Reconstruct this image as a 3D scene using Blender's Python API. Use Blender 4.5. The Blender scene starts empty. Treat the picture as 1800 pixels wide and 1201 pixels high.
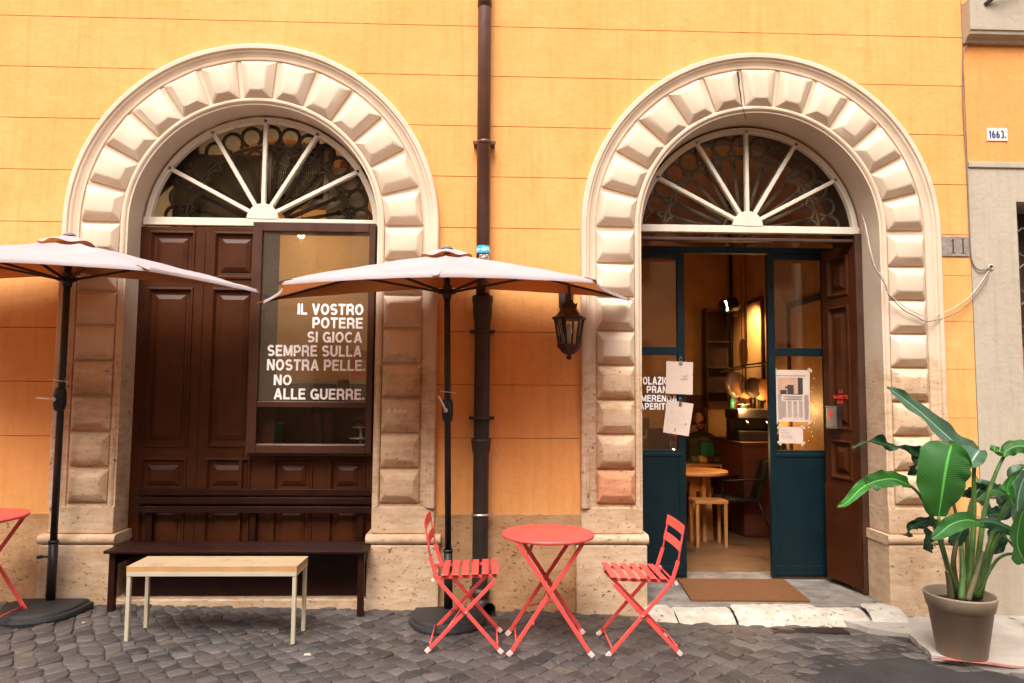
import bpy, bmesh, math, random
from mathutils import Vector, Matrix, noise
R = math.radians
random.seed(7)
C = bpy.context.scene.collection
SC = bpy.context.scene

# ------------------------------------------------------------------ camera
F_PX, YAW, PITCH, ROLL = 1238.88, R(1.817), R(4.106), R(0.4157)
CAM_H, CAM_D = 1.6052, 5.3993
def _axes():
    f = Vector((math.sin(YAW)*math.cos(PITCH), math.cos(YAW)*math.cos(PITCH), math.sin(PITCH)))
    r = Vector((math.cos(YAW), -math.sin(YAW), 0)); u = r.cross(f)
    return r*math.cos(ROLL)+u*math.sin(ROLL), u*math.cos(ROLL)-r*math.sin(ROLL), f
AR, AU, AF = _axes()
cd = bpy.data.cameras.new('camera'); cam = bpy.data.objects.new('camera', cd); C.objects.link(cam)
cd.sensor_fit = 'HORIZONTAL'; cd.sensor_width = 36.0; cd.lens = F_PX/1800*36
cd.clip_start = .05; cd.clip_end = 400
cam.matrix_world = Matrix(((AR.x, AU.x, -AF.x, 0), (AR.y, AU.y, -AF.y, -CAM_D), (AR.z, AU.z, -AF.z, CAM_H), (0, 0, 0, 1)))
SC.camera = cam
SC.cycles.use_denoising = True; SC.cycles.denoising_prefilter = 'NONE'; SC.cycles.sample_clamp_indirect = 3; SC.cycles.caustics_reflective = False; SC.cycles.caustics_refractive = False
def at(px, py, Y):                       # survey of the photograph: the real point seen at a pixel, on the upright plane Y
    d = AF + AR*((px-900)/F_PX) - AU*((py-600.5)/F_PX)
    return Vector((0, -CAM_D, CAM_H)) + d*((Y+CAM_D)/d.y)

# ------------------------------------------------------------------ sky, sun, exposure
W = bpy.data.worlds.new('World'); SC.world = W; W.use_nodes = True
nt = W.node_tree; nt.nodes.clear()
SUN_EL, SUN_AZ = R(55), R(196)           # high, from the street side, slightly left
sky = nt.nodes.new('ShaderNodeTexSky'); sky.sky_type = 'NISHITA'; sky.sun_disc = False
sky.sun_elevation = SUN_EL; sky.sun_rotation = SUN_AZ; sky.dust_density = 5; sky.air_density = 1.0; sky.ozone_density = .6
hsv = nt.nodes.new('ShaderNodeHueSaturation'); hsv.inputs['Saturation'].default_value = .22
bg = nt.nodes.new('ShaderNodeBackground'); bg.inputs['Strength'].default_value = .135
wo = nt.nodes.new('ShaderNodeOutputWorld')
nt.links.new(sky.outputs[0], hsv.inputs['Color']); nt.links.new(hsv.outputs[0], bg.inputs[0]); nt.links.new(bg.outputs[0], wo.inputs[0])
sl = bpy.data.lights.new('sun', 'SUN'); sl.energy = 1.0; sl.angle = R(34); sl.color = (1, .93, .84)
so = bpy.data.objects.new('sun', sl); C.objects.link(so)
sd = Vector((math.sin(SUN_AZ)*math.cos(SUN_EL), math.cos(SUN_AZ)*math.cos(SUN_EL), math.sin(SUN_EL)))
so.rotation_euler = sd.to_track_quat('Z', 'Y').to_euler(); so.location = (-3, -6, 12)
vs = SC.view_settings; vs.view_transform = 'Standard'; vs.look = 'None'; vs.gamma = 1; vs.use_curve_mapping = False
vs.exposure = 1.42

# ------------------------------------------------------------------ materials
class NT:
    def __init__(s, name):
        s.m = bpy.data.materials.new(name); s.m.use_nodes = True; s.t = s.m.node_tree
        s.b = s.t.nodes['Principled BSDF']; s.o = s.t.nodes['Material Output']
    def n(s, typ, **kw):
        x = s.t.nodes.new(typ)
        for k, v in kw.items():
            if hasattr(x, k): setattr(x, k, v)
            else: x.inputs[k.replace('_', ' ')].default_value = v
        return x
    def l(s, a, b): s.t.links.new(a, b)
    def pos(s):
        if not hasattr(s, '_p'): s._p = s.n('ShaderNodeNewGeometry')
        return s._p.outputs['Position']
    def scaled(s, sx, sy, sz):
        m = s.n('ShaderNodeMapping'); m.inputs['Scale'].default_value = (sx, sy, sz); s.l(s.pos(), m.inputs[0]); return m.outputs[0]
    def noise(s, scale, detail=4, rough=.55, vec=None):
        x = s.n('ShaderNodeTexNoise'); x.inputs['Scale'].default_value = scale; x.inputs['Detail'].default_value = detail; x.inputs['Roughness'].default_value = rough
        s.l(vec if vec is not None else s.pos(), x.inputs['Vector']); return x.outputs[0]
    def ramp(s, fac, a, b, ca=(0, 0, 0, 1), cb=(1, 1, 1, 1)):
        x = s.n('ShaderNodeValToRGB'); e = x.color_ramp.elements
        e[0].position = a; e[0].color = ca; e[1].position = b; e[1].color = cb
        s.l(fac, x.inputs[0]); return x.outputs[0]
    def math(s, op, a, b=None, clamp=False):
        x = s.n('ShaderNodeMath'); x.operation = op; x.use_clamp = clamp
        for i, v in enumerate((a, b)):
            if v is None: continue
            if isinstance(v, (int, float)): x.inputs[i].default_value = v
            else: s.l(v, x.inputs[i])
        return x.outputs[0]
    def mix(s, fac, a, b, mode='MIX'):
        x = s.n('ShaderNodeMix'); x.data_type = 'RGBA'; x.blend_type = mode
        for i, v in ((0, fac), (6, a), (7, b)):
            if isinstance(v, (int, float)): x.inputs[i].default_value = v
            elif isinstance(v, tuple): x.inputs[i].default_value = (v+(1,))[:4]
            else: s.l(v, x.inputs[i])
        return x.outputs[2]
    def bump(s, h, strength, dist=.01, prev=None):
        x = s.n('ShaderNodeBump'); x.inputs['Strength'].default_value = strength; x.inputs['Distance'].default_value = dist
        s.l(h, x.inputs['Height'])
        if prev is not None: s.l(prev, x.inputs['Normal'])
        return x.outputs[0]
    def fin(s, col, rough, bump=None, metal=0, spec=.5):
        if isinstance(col, tuple): s.b.inputs['Base Color'].default_value = (col+(1,))[:4]
        else: s.l(col, s.b.inputs['Base Color'])
        if isinstance(rough, (int, float)): s.b.inputs['Roughness'].default_value = rough
        else: s.l(rough, s.b.inputs['Roughness'])
        s.b.inputs['Metallic'].default_value = metal
        s.b.inputs['Specular IOR Level'].default_value = spec
        if bump is not None: s.l(bump, s.b.inputs['Normal'])
        return s.m

def mat(name, col, rough=.6, metal=0, var=.18, vs_=9, bump=.15, bs=90, wear=None, wcol=(.3, .25, .2), wscale=30, spec=.5):
    k = NT(name); n1 = k.noise(vs_, 5)
    lo = tuple(c*(1-var) for c in col); hi = tuple(min(1, c*(1+var)) for c in col)
    c = k.mix(k.ramp(n1, .3, .7), lo, hi)
    if wear: c = k.mix(k.ramp(k.noise(wscale, 6, .7), wear, wear+.06), c, wcol)
    rr = k.math('ADD', k.math('MULTIPLY', n1, .2), rough-.1)
    return k.fin(c, rr, k.bump(k.noise(bs, 3), bump, .004) if bump else None, metal, spec)

def plaster(name, col, hi, stain, bump=.22):
    k = NT(name)
    big = k.noise(.9, 6, .6); mid = k.noise(5, 6, .65); fine = k.noise(140, 3, .6)
    c = k.mix(k.ramp(big, .35, .68), col, hi)
    c = k.mix(k.math('MULTIPLY', k.ramp(mid, .45, .75), .38), c, stain)
    cr = k.math('ABSOLUTE', k.math('SUBTRACT', k.noise(1.7, 7, .62), .5)); c = k.mix(k.math('MULTIPLY', k.math('SUBTRACT', 1.0, k.math('MULTIPLY', cr, 260.0), True), .22), c, tuple(x*.55 for x in stain))
    sp = k.ramp(k.noise(38, 4, .7), .62, .74)
    c = k.mix(k.math('MULTIPLY', sp, .25), c, tuple(x*.7 for x in stain))
    drips = k.noise(3, 5, .6, k.scaled(6, 1, .35))
    c = k.mix(k.math('MULTIPLY', k.ramp(drips, .5, .72), .32), c, tuple(x*.8 for x in stain))
    b = k.bump(fine, bump, .004); b = k.bump(k.noise(16, 5), .3, .02, b)
    return k.fin(c, .85, b, 0, .25)
M = {}
M['plaster'] = plaster('orange_plaster', (.76, .335, .098), (.81, .395, .140), (.70, .265, .052))
M['plaster2'] = plaster('deep_orange_plaster', (.74, .30, .085), (.77, .33, .10), (.66, .24, .06))
M['grey_plaster'] = plaster('grey_plaster', (.42, .345, .26), (.47, .39, .30), (.36, .29, .21))
M['groove'] = mat('groove_dirt', (.52, .20, .045), .9, var=.4, vs_=7)

def stone(name, paint=True, split=1.85, tint=(1, 1, 1), dirt=.6):
    k = NT(name)
    z = k.n('ShaderNodeSeparateXYZ'); k.l(k.pos(), z.inputs[0])
    vein = k.noise(7, 6, .65, k.scaled(1, 1, 3.5)); blot = k.noise(2.6, 6, .6)
    raw = k.mix(k.ramp(vein, .3, .7), tuple(a*b for a, b in zip((.50, .315, .18), tint)), tuple(a*b for a, b in zip((.69, .505, .345), tint)))
    raw = k.mix(k.math('MULTIPLY', k.ramp(blot, .5, .75), dirt), raw, tuple(a*b for a, b in zip((.36, .18, .08), tint)))
    pits = k.math('MULTIPLY', k.ramp(k.noise(3.4, 4, .6), .36, .54), k.ramp(k.noise(27, 6, .75, k.scaled(1, 1, 1.7)), .60, .66))
    raw = k.mix(k.math('MULTIPLY', pits, .85), raw, (.13, .075, .04))
    fine = k.noise(160, 2)
    if paint:
        pnt = k.mix(k.ramp(blot, .3, .7), (.60, .445, .315), (.69, .54, .405))
        crk = k.ramp(k.noise(13, 8, .78), .62, .70)
        pnt = k.mix(k.math('MULTIPLY', crk, .5), pnt, (.50, .32, .18))
        edge = k.math('ADD', z.outputs[2], k.math('MULTIPLY', k.math('SUBTRACT', k.noise(6, 6, .7), .5), .55))
        f = k.ramp(edge, split-.03, split+.03)
        x = k.n('ShaderNodeMath'); x.operation = 'SUBTRACT'; k.l(edge, x.inputs[0]); x.inputs[1].default_value = split-.05
        f = k.math('MULTIPLY', x.outputs[0], 12, True)
        c = k.mix(f, raw, pnt); pb = k.math('MULTIPLY', pits, k.math('SUBTRACT', 1.0, f))
    else: c = raw; pb = pits
    b = k.bump(k.math('SUBTRACT', 1.0, pb), .8, .014); b = k.bump(fine, .18, .004, b); b = k.bump(k.noise(22, 5, .6), .16, .012, b)
    return k.fin(c, .78, b, 0, .3)
M['stone'] = stone('painted_travertine')
M['redstone'] = stone('reddish_stained_travertine', False, tint=(1.1, .74, .62), dirt=.4)
M['rawstone'] = stone('raw_travertine', False)
M['plinth'] = stone('plinth_stone', False, tint=(.80, .66, .50), dirt=.75)
M['threshold'] = stone('pale_threshold_stone', False, tint=(.80, 1.02, 1.32), dirt=.35)
M['greyslab'] = mat('worn_grey_slab', (.20, .17, .145), .7, var=.4, vs_=6, bump=.4, wear=.58, wcol=(.12, .10, .09), wscale=9)
M['brown'] = mat('brown_door_paint', (.060, .0158, .0045), .42, var=.2, vs_=5, bump=.12, bs=50, wear=.69, wcol=(.11, .05, .03), wscale=18, spec=.22)
M['benchbrown'] = mat('dark_brown_bench_paint', (.022, .0055, .0030), .42, var=.25, bump=.1, bs=40, spec=.2)
M['frame_brown'] = mat('window_frame_brown', (.058, .017, .0065), .4, var=.12, bump=.06)
M['white_wood'] = mat('cream_painted_wood', (.70, .60, .48), .5, var=.06, bump=.08)
M['iron'] = mat('wrought_iron', (.13, .10, .075), .6, .3, bump=.3)
M['blue'] = mat('dark_teal_paint', (.0022, .0125, .0175), .42, var=.15, vs_=4, bump=.06, spec=.3)
M['red'] = mat('coral_red_metal', (.78, .088, .075), .36, var=.06, bump=.04, wear=.70, wcol=(.62, .30, .26), wscale=34)
M['rubber'] = mat('pale_plastic_cap', (.85, .55, .50), .5, bump=0)
M['black'] = mat('black_metal', (.013, .012, .012), .45, .2, bump=.08)
M['basecon'] = mat('black_base', (.022, .021, .022), .6, bump=.35, wear=.68, wcol=(.25, .22, .19), wscale=40)
M['pipe'] = mat('brown_pipe_paint', (.105, .042, .024), .35, .1, var=.15, bump=.06)
M['castiron'] = mat('dark_cast_iron', (.030, .020, .016), .5, .1, var=.3, bump=.25, bs=60)
M['steel'] = mat('brushed_steel', (.62, .58, .53), .32, 1, bump=.05)
M['pewter'] = mat('silver_crank', (.70, .60, .52), .35, .7, bump=.03)
M['lantern'] = mat('rusty_lantern_metal', (.050, .022, .012), .55, .3, var=.4, vs_=25, bump=.3)
M['ply'] = mat('pale_ply_top', (.46, .335, .205), .45, var=.1, bump=.06, wear=.66, wcol=(.26, .15, .09), wscale=7)
def ply():
    k = NT('pale_ply_top'); g = k.noise(9, 5, .6, k.scaled(1.2, 14, 1)); c = k.mix(k.ramp(g, .3, .7), (.40, .275, .155), (.52, .39, .25))
    c = k.mix(k.math('MULTIPLY', k.ramp(k.noise(5.5, 6, .75), .56, .66), .55), c, (.27, .17, .10)); c = k.mix(k.math('MULTIPLY', k.ramp(k.noise(21, 5, .75), .66, .70), .7), c, (.16, .09, .055))
    return k.fin(c, k.math('ADD', k.math('MULTIPLY', g, .25), .38), k.bump(g, .08, .003))
M['ply'] = ply()
M['plyedge'] = mat('ply_edge', (.52, .27, .10), .5, var=.1)
M['cream_metal'] = mat('cream_metal', (.50, .42, .30), .5, var=.05, bump=.05)
M['paper'] = mat('paper', (.62, .47, .38), .8, var=.04, bump=.05, bs=12)
M['ink'] = mat('grey_ink', (.33, .25, .22), .8, bump=0)
M['darkink'] = mat('dark_ink', (.05, .035, .03), .8, bump=0)
M['photo_tone'] = mat('newsprint_photo', (.52, .30, .20), .8, bump=0)
M['white_vinyl'] = mat('white_vinyl', (.93, .88, .84), .5, var=.02, bump=0)
M['faint_chalk'] = mat('faint_chalk', (.78, .66, .54), .8, bump=0)
M['red_ink'] = mat('red_lettering', (.85, .035, .02), .5, bump=0)
M['teal_sticker'] = mat('teal_sticker', (.02, .42, .62), .4, bump=0)
M['tile'] = mat('white_glazed_tile', (.74, .68, .60), .25, var=.04, bump=.05)
M['blue_ink'] = mat('navy_glaze', (.02, .03, .14), .3, bump=0)
M['plaque'] = mat('grey_marble_plaque', (.27, .215, .175), .6, var=.25, vs_=30, bump=.3)
M['coir'] = mat('coir', (.150, .056, .014), .95, var=.22, vs_=40, bump=.9, bs=220)
M['concrete'] = mat('pavement_concrete', (.38, .335, .285), .8, var=.2, vs_=4, bump=.5, bs=70, wear=.62, wcol=(.13, .105, .085), wscale=5)
M['pot'] = mat('taupe_plastic', (.275, .20, .140), .65, var=.12, vs_=5, bump=.12, bs=260, wear=.63, wcol=(.36, .28, .21), wscale=11)
M['soil'] = mat('soil', (.035, .022, .014), .95, bump=.9)
M['cable'] = mat('grey_cable', (.20, .16, .13), .6, bump=0)
M['cablew'] = mat('pale_cable', (.55, .45, .36), .6, bump=0)
# interior
M['in_wall'] = mat('interior_ochre_wall', (.50, .28, .12), .85, var=.12, vs_=3, bump=.15)
M['in_wall2'] = mat('interior_beige_wall', (.58, .38, .18), .85, var=.1, vs_=2, bump=.1)
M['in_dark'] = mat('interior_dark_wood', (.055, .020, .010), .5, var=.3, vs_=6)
M['in_red'] = mat('interior_red_brown', (.11, .027, .011), .6, var=.25, vs_=4)
M['in_wood'] = mat('warm_plywood', (.52, .25, .085), .45, var=.12, vs_=12)
M['in_green'] = mat('bottle_green_plastic', (.03, .26, .14), .4)
M['olive'] = mat('olive_cloth', (.10, .11, .045), .85)
M['yellow'] = mat('mustard_cloth', (.66, .36, .09), .85)
M['skin'] = mat('skin', (.42, .17, .10), .5, var=.06, bump=.03)
M['hair'] = mat('dark_hair', (.012, .008, .006), .5, bump=.3)
M['cloth_dark'] = mat('dark_shirt', (.030, .024, .024), .85)
M['lips'] = mat('lips', (.33, .08, .06), .5, bump=0)
M['ac'] = mat('beige_appliance', (.72, .60, .45), .5, var=.04, bump=0)
M['wicker'] = mat('wicker', (.19, .10, .04), .7, bump=.8, bs=160)
M['dishglass'] = mat('frosted_dish', (.62, .58, .54), .15, bump=0)

def glass_mat(name, tint=(1, 1, 1), refl=1.0, ior=1.5):
    k = NT(name); k.t.nodes.remove(k.b)
    tr = k.n('ShaderNodeBsdfTransparent'); tr.inputs[0].default_value = tint+(1,)
    gl = k.n('ShaderNodeBsdfGlossy'); gl.inputs['Roughness'].default_value = .015
    fr = k.n('ShaderNodeFresnel'); fr.inputs['IOR'].default_value = ior
    mx = k.n('ShaderNodeMixShader'); k.l(k.math('MULTIPLY', fr.outputs[0], refl, True), mx.inputs[0])
    k.l(tr.outputs[0], mx.inputs[1]); k.l(gl.outputs[0], mx.inputs[2]); k.l(mx.outputs[0], k.o.inputs[0])
    return k.m
M['glass'] = glass_mat('window_glass', (.93, .95, .93), 1.6)
def hazed(name, amt, refl):
    m = glass_mat(name, (.93, .94, .9), refl); t = m.node_tree; o = [n for n in t.nodes if n.type == 'OUTPUT_MATERIAL'][0]; src = o.inputs[0].links[0].from_socket
    d = t.nodes.new('ShaderNodeBsdfDiffuse'); d.inputs[0].default_value = (.42, .34, .25, 1); x = t.nodes.new('ShaderNodeMixShader'); x.inputs[0].default_value = amt
    t.links.new(src, x.inputs[1]); t.links.new(d.outputs[0], x.inputs[2]); t.links.new(x.outputs[0], o.inputs[0]); return m
M['clearglass'] = glass_mat('clear_shop_glass', (.97, .97, .96), .4)
M['hazeglass'] = hazed('hazed_shop_glass', .10, 2.4)  # pale haze of the street's reflection painted in as a diffuse film
M['darkglass'] = glass_mat('dusty_fanlight_glass', (.86, .82, .74), 1.0)
def emit(name, col, s):
    k = NT(name); k.b.inputs['Base Color'].default_value = col+(1,)
    k.b.inputs['Emission Color'].default_value = col+(1,); k.b.inputs['Emission Strength'].default_value = s
    return k.m
M['bulb'] = emit('lit_warm_bulb', (1, .72, .35), 30)
M['tube'] = emit('lit_lamp_slit', (1, .72, .42), 5)
M['fairy'] = emit('lit_fairy_light', (1, .5, .12), 3)

def fabric():
    k = NT('cream_canopy_fabric'); k.t.nodes.remove(k.b)
    w = k.noise(60, 3); f = k.noise(3, 4)
    c = k.mix(k.ramp(f, .3, .7), (.47, .405, .415), (.54, .47, .48))
    gm = k.n('ShaderNodeNewGeometry'); c = k.mix(gm.outputs['Backfacing'], (.22, .10, .055), c)      # underside: shade and orange bounce painted in as brown
    d = k.n('ShaderNodeBsdfDiffuse'); t = k.n('ShaderNodeBsdfTranslucent'); k.l(c, d.inputs[0])
    t.inputs[0].default_value = (.60, .20, .06, 1)
    b = k.bump(k.noise(7, 5, .6), .22, .02, k.bump(w, .15, .003)); k.l(b, d.inputs['Normal'])
    mx = k.n('ShaderNodeMixShader'); mx.inputs[0].default_value = .27
    k.l(d.outputs[0], mx.inputs[1]); k.l(t.outputs[0], mx.inputs[2]); k.l(mx.outputs[0], k.o.inputs[0])
    return k.m
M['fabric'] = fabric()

def leaf_mat(name, a, b, rough=.5):
    k = NT(name); uv = k.n('ShaderNodeUVMap')
    s = k.n('ShaderNodeSeparateXYZ'); k.l(uv.outputs[0], s.inputs[0])
    v = k.math('ABSOLUTE', k.math('SUBTRACT', s.outputs[1], .5))
    ph = k.math('SUBTRACT', k.math('MULTIPLY', s.outputs[0], 190.0), k.math('MULTIPLY', v, 60.0))
    wv = k.math('ADD', k.math('MULTIPLY', k.math('SINE', ph), .5), .5)
    c = k.mix(k.math('MULTIPLY', wv, .25), a, b)
    c = k.mix(k.math('MULTIPLY', k.noise(7, 4), .4), c, tuple(x*.6 for x in a))
    tip = k.math('MULTIPLY', k.ramp(k.math('ADD', s.outputs[0], k.math('MULTIPLY', k.noise(16, 3), .10)), .985, 1.03), .8); c = k.mix(tip, c, (.16, .085, .03))
    rib = k.math('SUBTRACT', 1.0, k.math('MULTIPLY', v, 26.0), True)
    c = k.mix(rib, c, tuple(min(1, x*2.4+.02) for x in b))
    m = k.fin(c, rough, k.bump(wv, .25, .006), 0, .5)
    d = k.n('ShaderNodeBsdfTranslucent'); k.l(c, d.inputs[0]); mx = k.n('ShaderNodeMixShader'); mx.inputs[0].default_value = .3
    k.l(k.b.outputs[0], mx.inputs[1]); k.l(d.outputs[0], mx.inputs[2]); k.l(mx.outputs[0], k.o.inputs[0])
    return m
M['leaf'] = leaf_mat('fresh_leaf', (.022, .115, .014), (.050, .21, .022))
M['leaf_bright'] = leaf_mat('bright_leaf', (.035, .19, .018), (.085, .32, .035))
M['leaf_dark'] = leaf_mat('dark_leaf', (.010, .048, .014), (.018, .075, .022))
M['leaf_pale'] = leaf_mat('greyish_leaf_top', (.085, .17, .10), (.15, .27, .17), .3)
M['stem'] = mat('leaf_stalk', (.070, .135, .030), .45, var=.4, vs_=14, bump=.1)
M['drystem'] = mat('dry_sheath', (.10, .085, .035), .7, var=.3)

def cobble_mat():
    k = NT('basalt_cobble'); a = k.n('ShaderNodeVertexColor'); a.layer_name = 'tone'
    s = k.n('ShaderNodeSeparateColor'); k.l(a.outputs[0], s.inputs[0])
    c = k.mix(s.outputs[0], (.032, .028, .0275), (.130, .110, .102))
    c = k.mix(k.math('MULTIPLY', k.ramp(k.noise(1.6, 5), .42, .68), .45), c, (.085, .062, .048))
    c = k.mix(k.math('MULTIPLY', k.ramp(k.noise(45, 5, .7), .55, .75), .5), c, (.15, .118, .10))
    c = k.mix(k.math('MULTIPLY', k.ramp(k.noise(24, 5, .7), .6, .72), .6), c, (.03, .025, .024))
    return k.fin(c, k.math('ADD', k.math('MULTIPLY', k.noise(9), .35), .38), k.bump(k.noise(80, 5, .65), .5, .006), 0, .45)
M['cobble'] = cobble_mat()
M['mortar'] = mat('joint_grit', (.095, .072, .052), .95, var=.45, vs_=14, bump=.9, bs=120, wear=.63, wcol=(.15, .12, .09), wscale=30)
M['asphalt'] = mat('asphalt', (.026, .022, .0215), .8, var=.35, vs_=5, bump=.9, bs=150, wear=.66, wcol=(.10, .082, .072), wscale=45)
M['red_spray'] = mat('red_spray_paint', (.33, .12, .095), .8, var=.3, vs_=20)

# ------------------------------------------------------------------ geometry helpers
class MB:
    def __init__(s): s.v = []; s.f = []; s.sm = []; s.uv = {}; s.mi = []; s.cur = 0
    def add(s, vs, fs, smooth=False):
        b = len(s.v); s.v += [tuple(x) for x in vs]
        for f in fs: s.f.append([b+i for i in f]); s.sm.append(smooth); s.mi.append(s.cur)
        return b
    def box(s, x0, x1, y0, y1, z0, z1):
        vs = [(x, y, z) for z in (z0, z1) for y in (y0, y1) for x in (x0, x1)]
        s.add(vs, [(0, 2, 3, 1), (4, 5, 7, 6), (0, 1, 5, 4), (2, 6, 7, 3), (0, 4, 6, 2), (1, 3, 7, 5)])
    def obox(s, p, q, w, h, up=(0, 0, 1)):          # bar with a rectangular section from p to q
        p = Vector(p); q = Vector(q); d = (q-p).normalized(); up = Vector(up)
        if abs(d.dot(up)) > .99: up = Vector((0, 1, 0))
        a = d.cross(up).normalized(); b = a.cross(d).normalized()
        vs = [c+a*(i*w/2)+b*(j*h/2) for c in (p, q) for i, j in ((-1, -1), (1, -1), (1, 1), (-1, 1))]
        s.add(vs, [(3, 2, 1, 0), (4, 5, 6, 7), (0, 1, 5, 4), (1, 2, 6, 5), (2, 3, 7, 6), (3, 0, 4, 7)])
    def tube(s, pts, r, n=8, caps=True):
        pts = [Vector(p) for p in pts]; rs = r if isinstance(r, (list, tuple)) else [r]*len(pts)
        prev = None; rings = []
        for i, p in enumerate(pts):
            d = (pts[min(i+1, len(pts)-1)]-pts[max(i-1, 0)]).normalized()
            a = prev if prev is not None else (Vector((0, 0, 1)) if abs(d.z) < .9 else Vector((1, 0, 0)))
            a = (a-d*a.dot(d)).normalized(); prev = a; b = d.cross(a)
            rings.append([p+(a*math.cos(t)+b*math.sin(t))*rs[i] for t in [2*math.pi*k/n for k in range(n)]])
        vs = [v for rg in rings for v in rg]; fs = []
        for i in range(len(pts)-1):
            for k in range(n): fs.append((i*n+k, i*n+(k+1) % n, (i+1)*n+(k+1) % n, (i+1)*n+k))
        b0 = s.add(vs, fs, True)
        if caps:
            s.f.append([b0+k for k in range(n)][::-1]); s.sm.append(False); s.mi.append(s.cur)
            s.f.append([b0+(len(pts)-1)*n+k for k in range(n)]); s.sm.append(False); s.mi.append(s.cur)
    def lathe(s, prof, c=(0, 0, 0), n=24, smooth=True, cap=True, a0=0):
        c = Vector(c); vs = []; fs = []
        for r, z in prof:
            for k in range(n):
                t = a0+2*math.pi*k/n; vs.append(c+Vector((r*math.cos(t), r*math.sin(t), z)))
        for i in range(len(prof)-1):
            for k in range(n): fs.append((i*n+k, i*n+(k+1) % n, (i+1)*n+(k+1) % n, (i+1)*n+k))
        b0 = s.add(vs, fs, smooth)
        if cap:
            if prof[0][0] > 1e-4: s.f.append([b0+k for k in range(n)][::-1]); s.sm.append(False); s.mi.append(s.cur)
            if prof[-1][0] > 1e-4: s.f.append([b0+(len(prof)-1)*n+k for k in range(n)]); s.sm.append(False); s.mi.append(s.cur)
    def rings(s, loops, close=True, cap=True, smooth=False):   # bridge successive closed loops of equal length
        n = len(loops[0]); vs = [v for l in loops for v in l]; fs = []
        for i in range(len(loops)-1):
            for k in range(n): fs.append((i*n+k, i*n+(k+1) % n, (i+1)*n+(k+1) % n, (i+1)*n+k))
        if cap: fs.append([(len(loops)-1)*n+k for k in range(n)])
        s.add(vs, fs, smooth)
    def prism(s, poly, axis, a, b):                     # polygon in the other two axes, extruded from a to b
        def P(u, v, w): return (w, u, v) if axis == 'x' else (u, w, v) if axis == 'y' else (u, v, w)
        n = len(poly); vs = [P(u, v, a) for u, v in poly]+[P(u, v, b) for u, v in poly]
        s.add(vs, [list(range(n))[::-1], list(range(n, 2*n))]+[(i, (i+1) % n, n+(i+1) % n, n+i) for i in range(n)])
    def build(s, name, m, parent=None, bevel=0, seg=2, recalc=True, loc=None, rot=None):
        me = bpy.data.meshes.new(name); me.from_pydata(s.v, [], s.f)
        for x in (m if isinstance(m, (list, tuple)) else [m]): me.materials.append(x)
        me.polygons.foreach_set('use_smooth', s.sm); me.polygons.foreach_set('material_index', s.mi)
        if bevel or recalc:
            bm = bmesh.new(); bm.from_mesh(me)
            if recalc: bmesh.ops.recalc_face_normals(bm, faces=bm.faces)
            if bevel:
                es = [e for e in bm.edges if len(e.link_faces) == 2 and e.calc_face_angle(0) > R(35)]
                bmesh.ops.bevel(bm, geom=es, offset=bevel, segments=seg, affect='EDGES', profile=.5, clamp_overlap=True)
            bm.to_mesh(me); bm.free()
        me.update()
        o = bpy.data.objects.new(name, me); C.objects.link(o)
        if parent is not None: o.parent = parent
        if loc is not None: o.location = loc
        if rot is not None: o.rotation_euler = rot
        return o
def tag(o, label=None, cat=None, group=None, kind=None):
    for k, v in (('label', label), ('category', cat), ('group', group), ('kind', kind)):
        if v: o[k] = v
    return o
def empty(name, loc=(0, 0, 0), label=None, cat=None, group=None, rot=None):
    o = bpy.data.objects.new(name, None); C.objects.link(o); o.location = loc; o.empty_display_size = .1
    if rot: o.rotation_euler = rot
    return tag(o, label, cat, group)
def copy_tree(o, parent=None):
    c = o.copy(); C.objects.link(c)
    if parent is not None: c.parent = parent
    for ch in list(o.children): copy_tree(ch, c)
    return c
def _arc(cx, cy, rx, ry, a0, a1, n=12): return [(cx+rx*math.cos(R(a0+(a1-a0)*k/n)), cy+ry*math.sin(R(a0+(a1-a0)*k/n))) for k in range(n+1)]
_H = .1                                                # half the stroke of a bold grotesque letter one unit high
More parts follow.
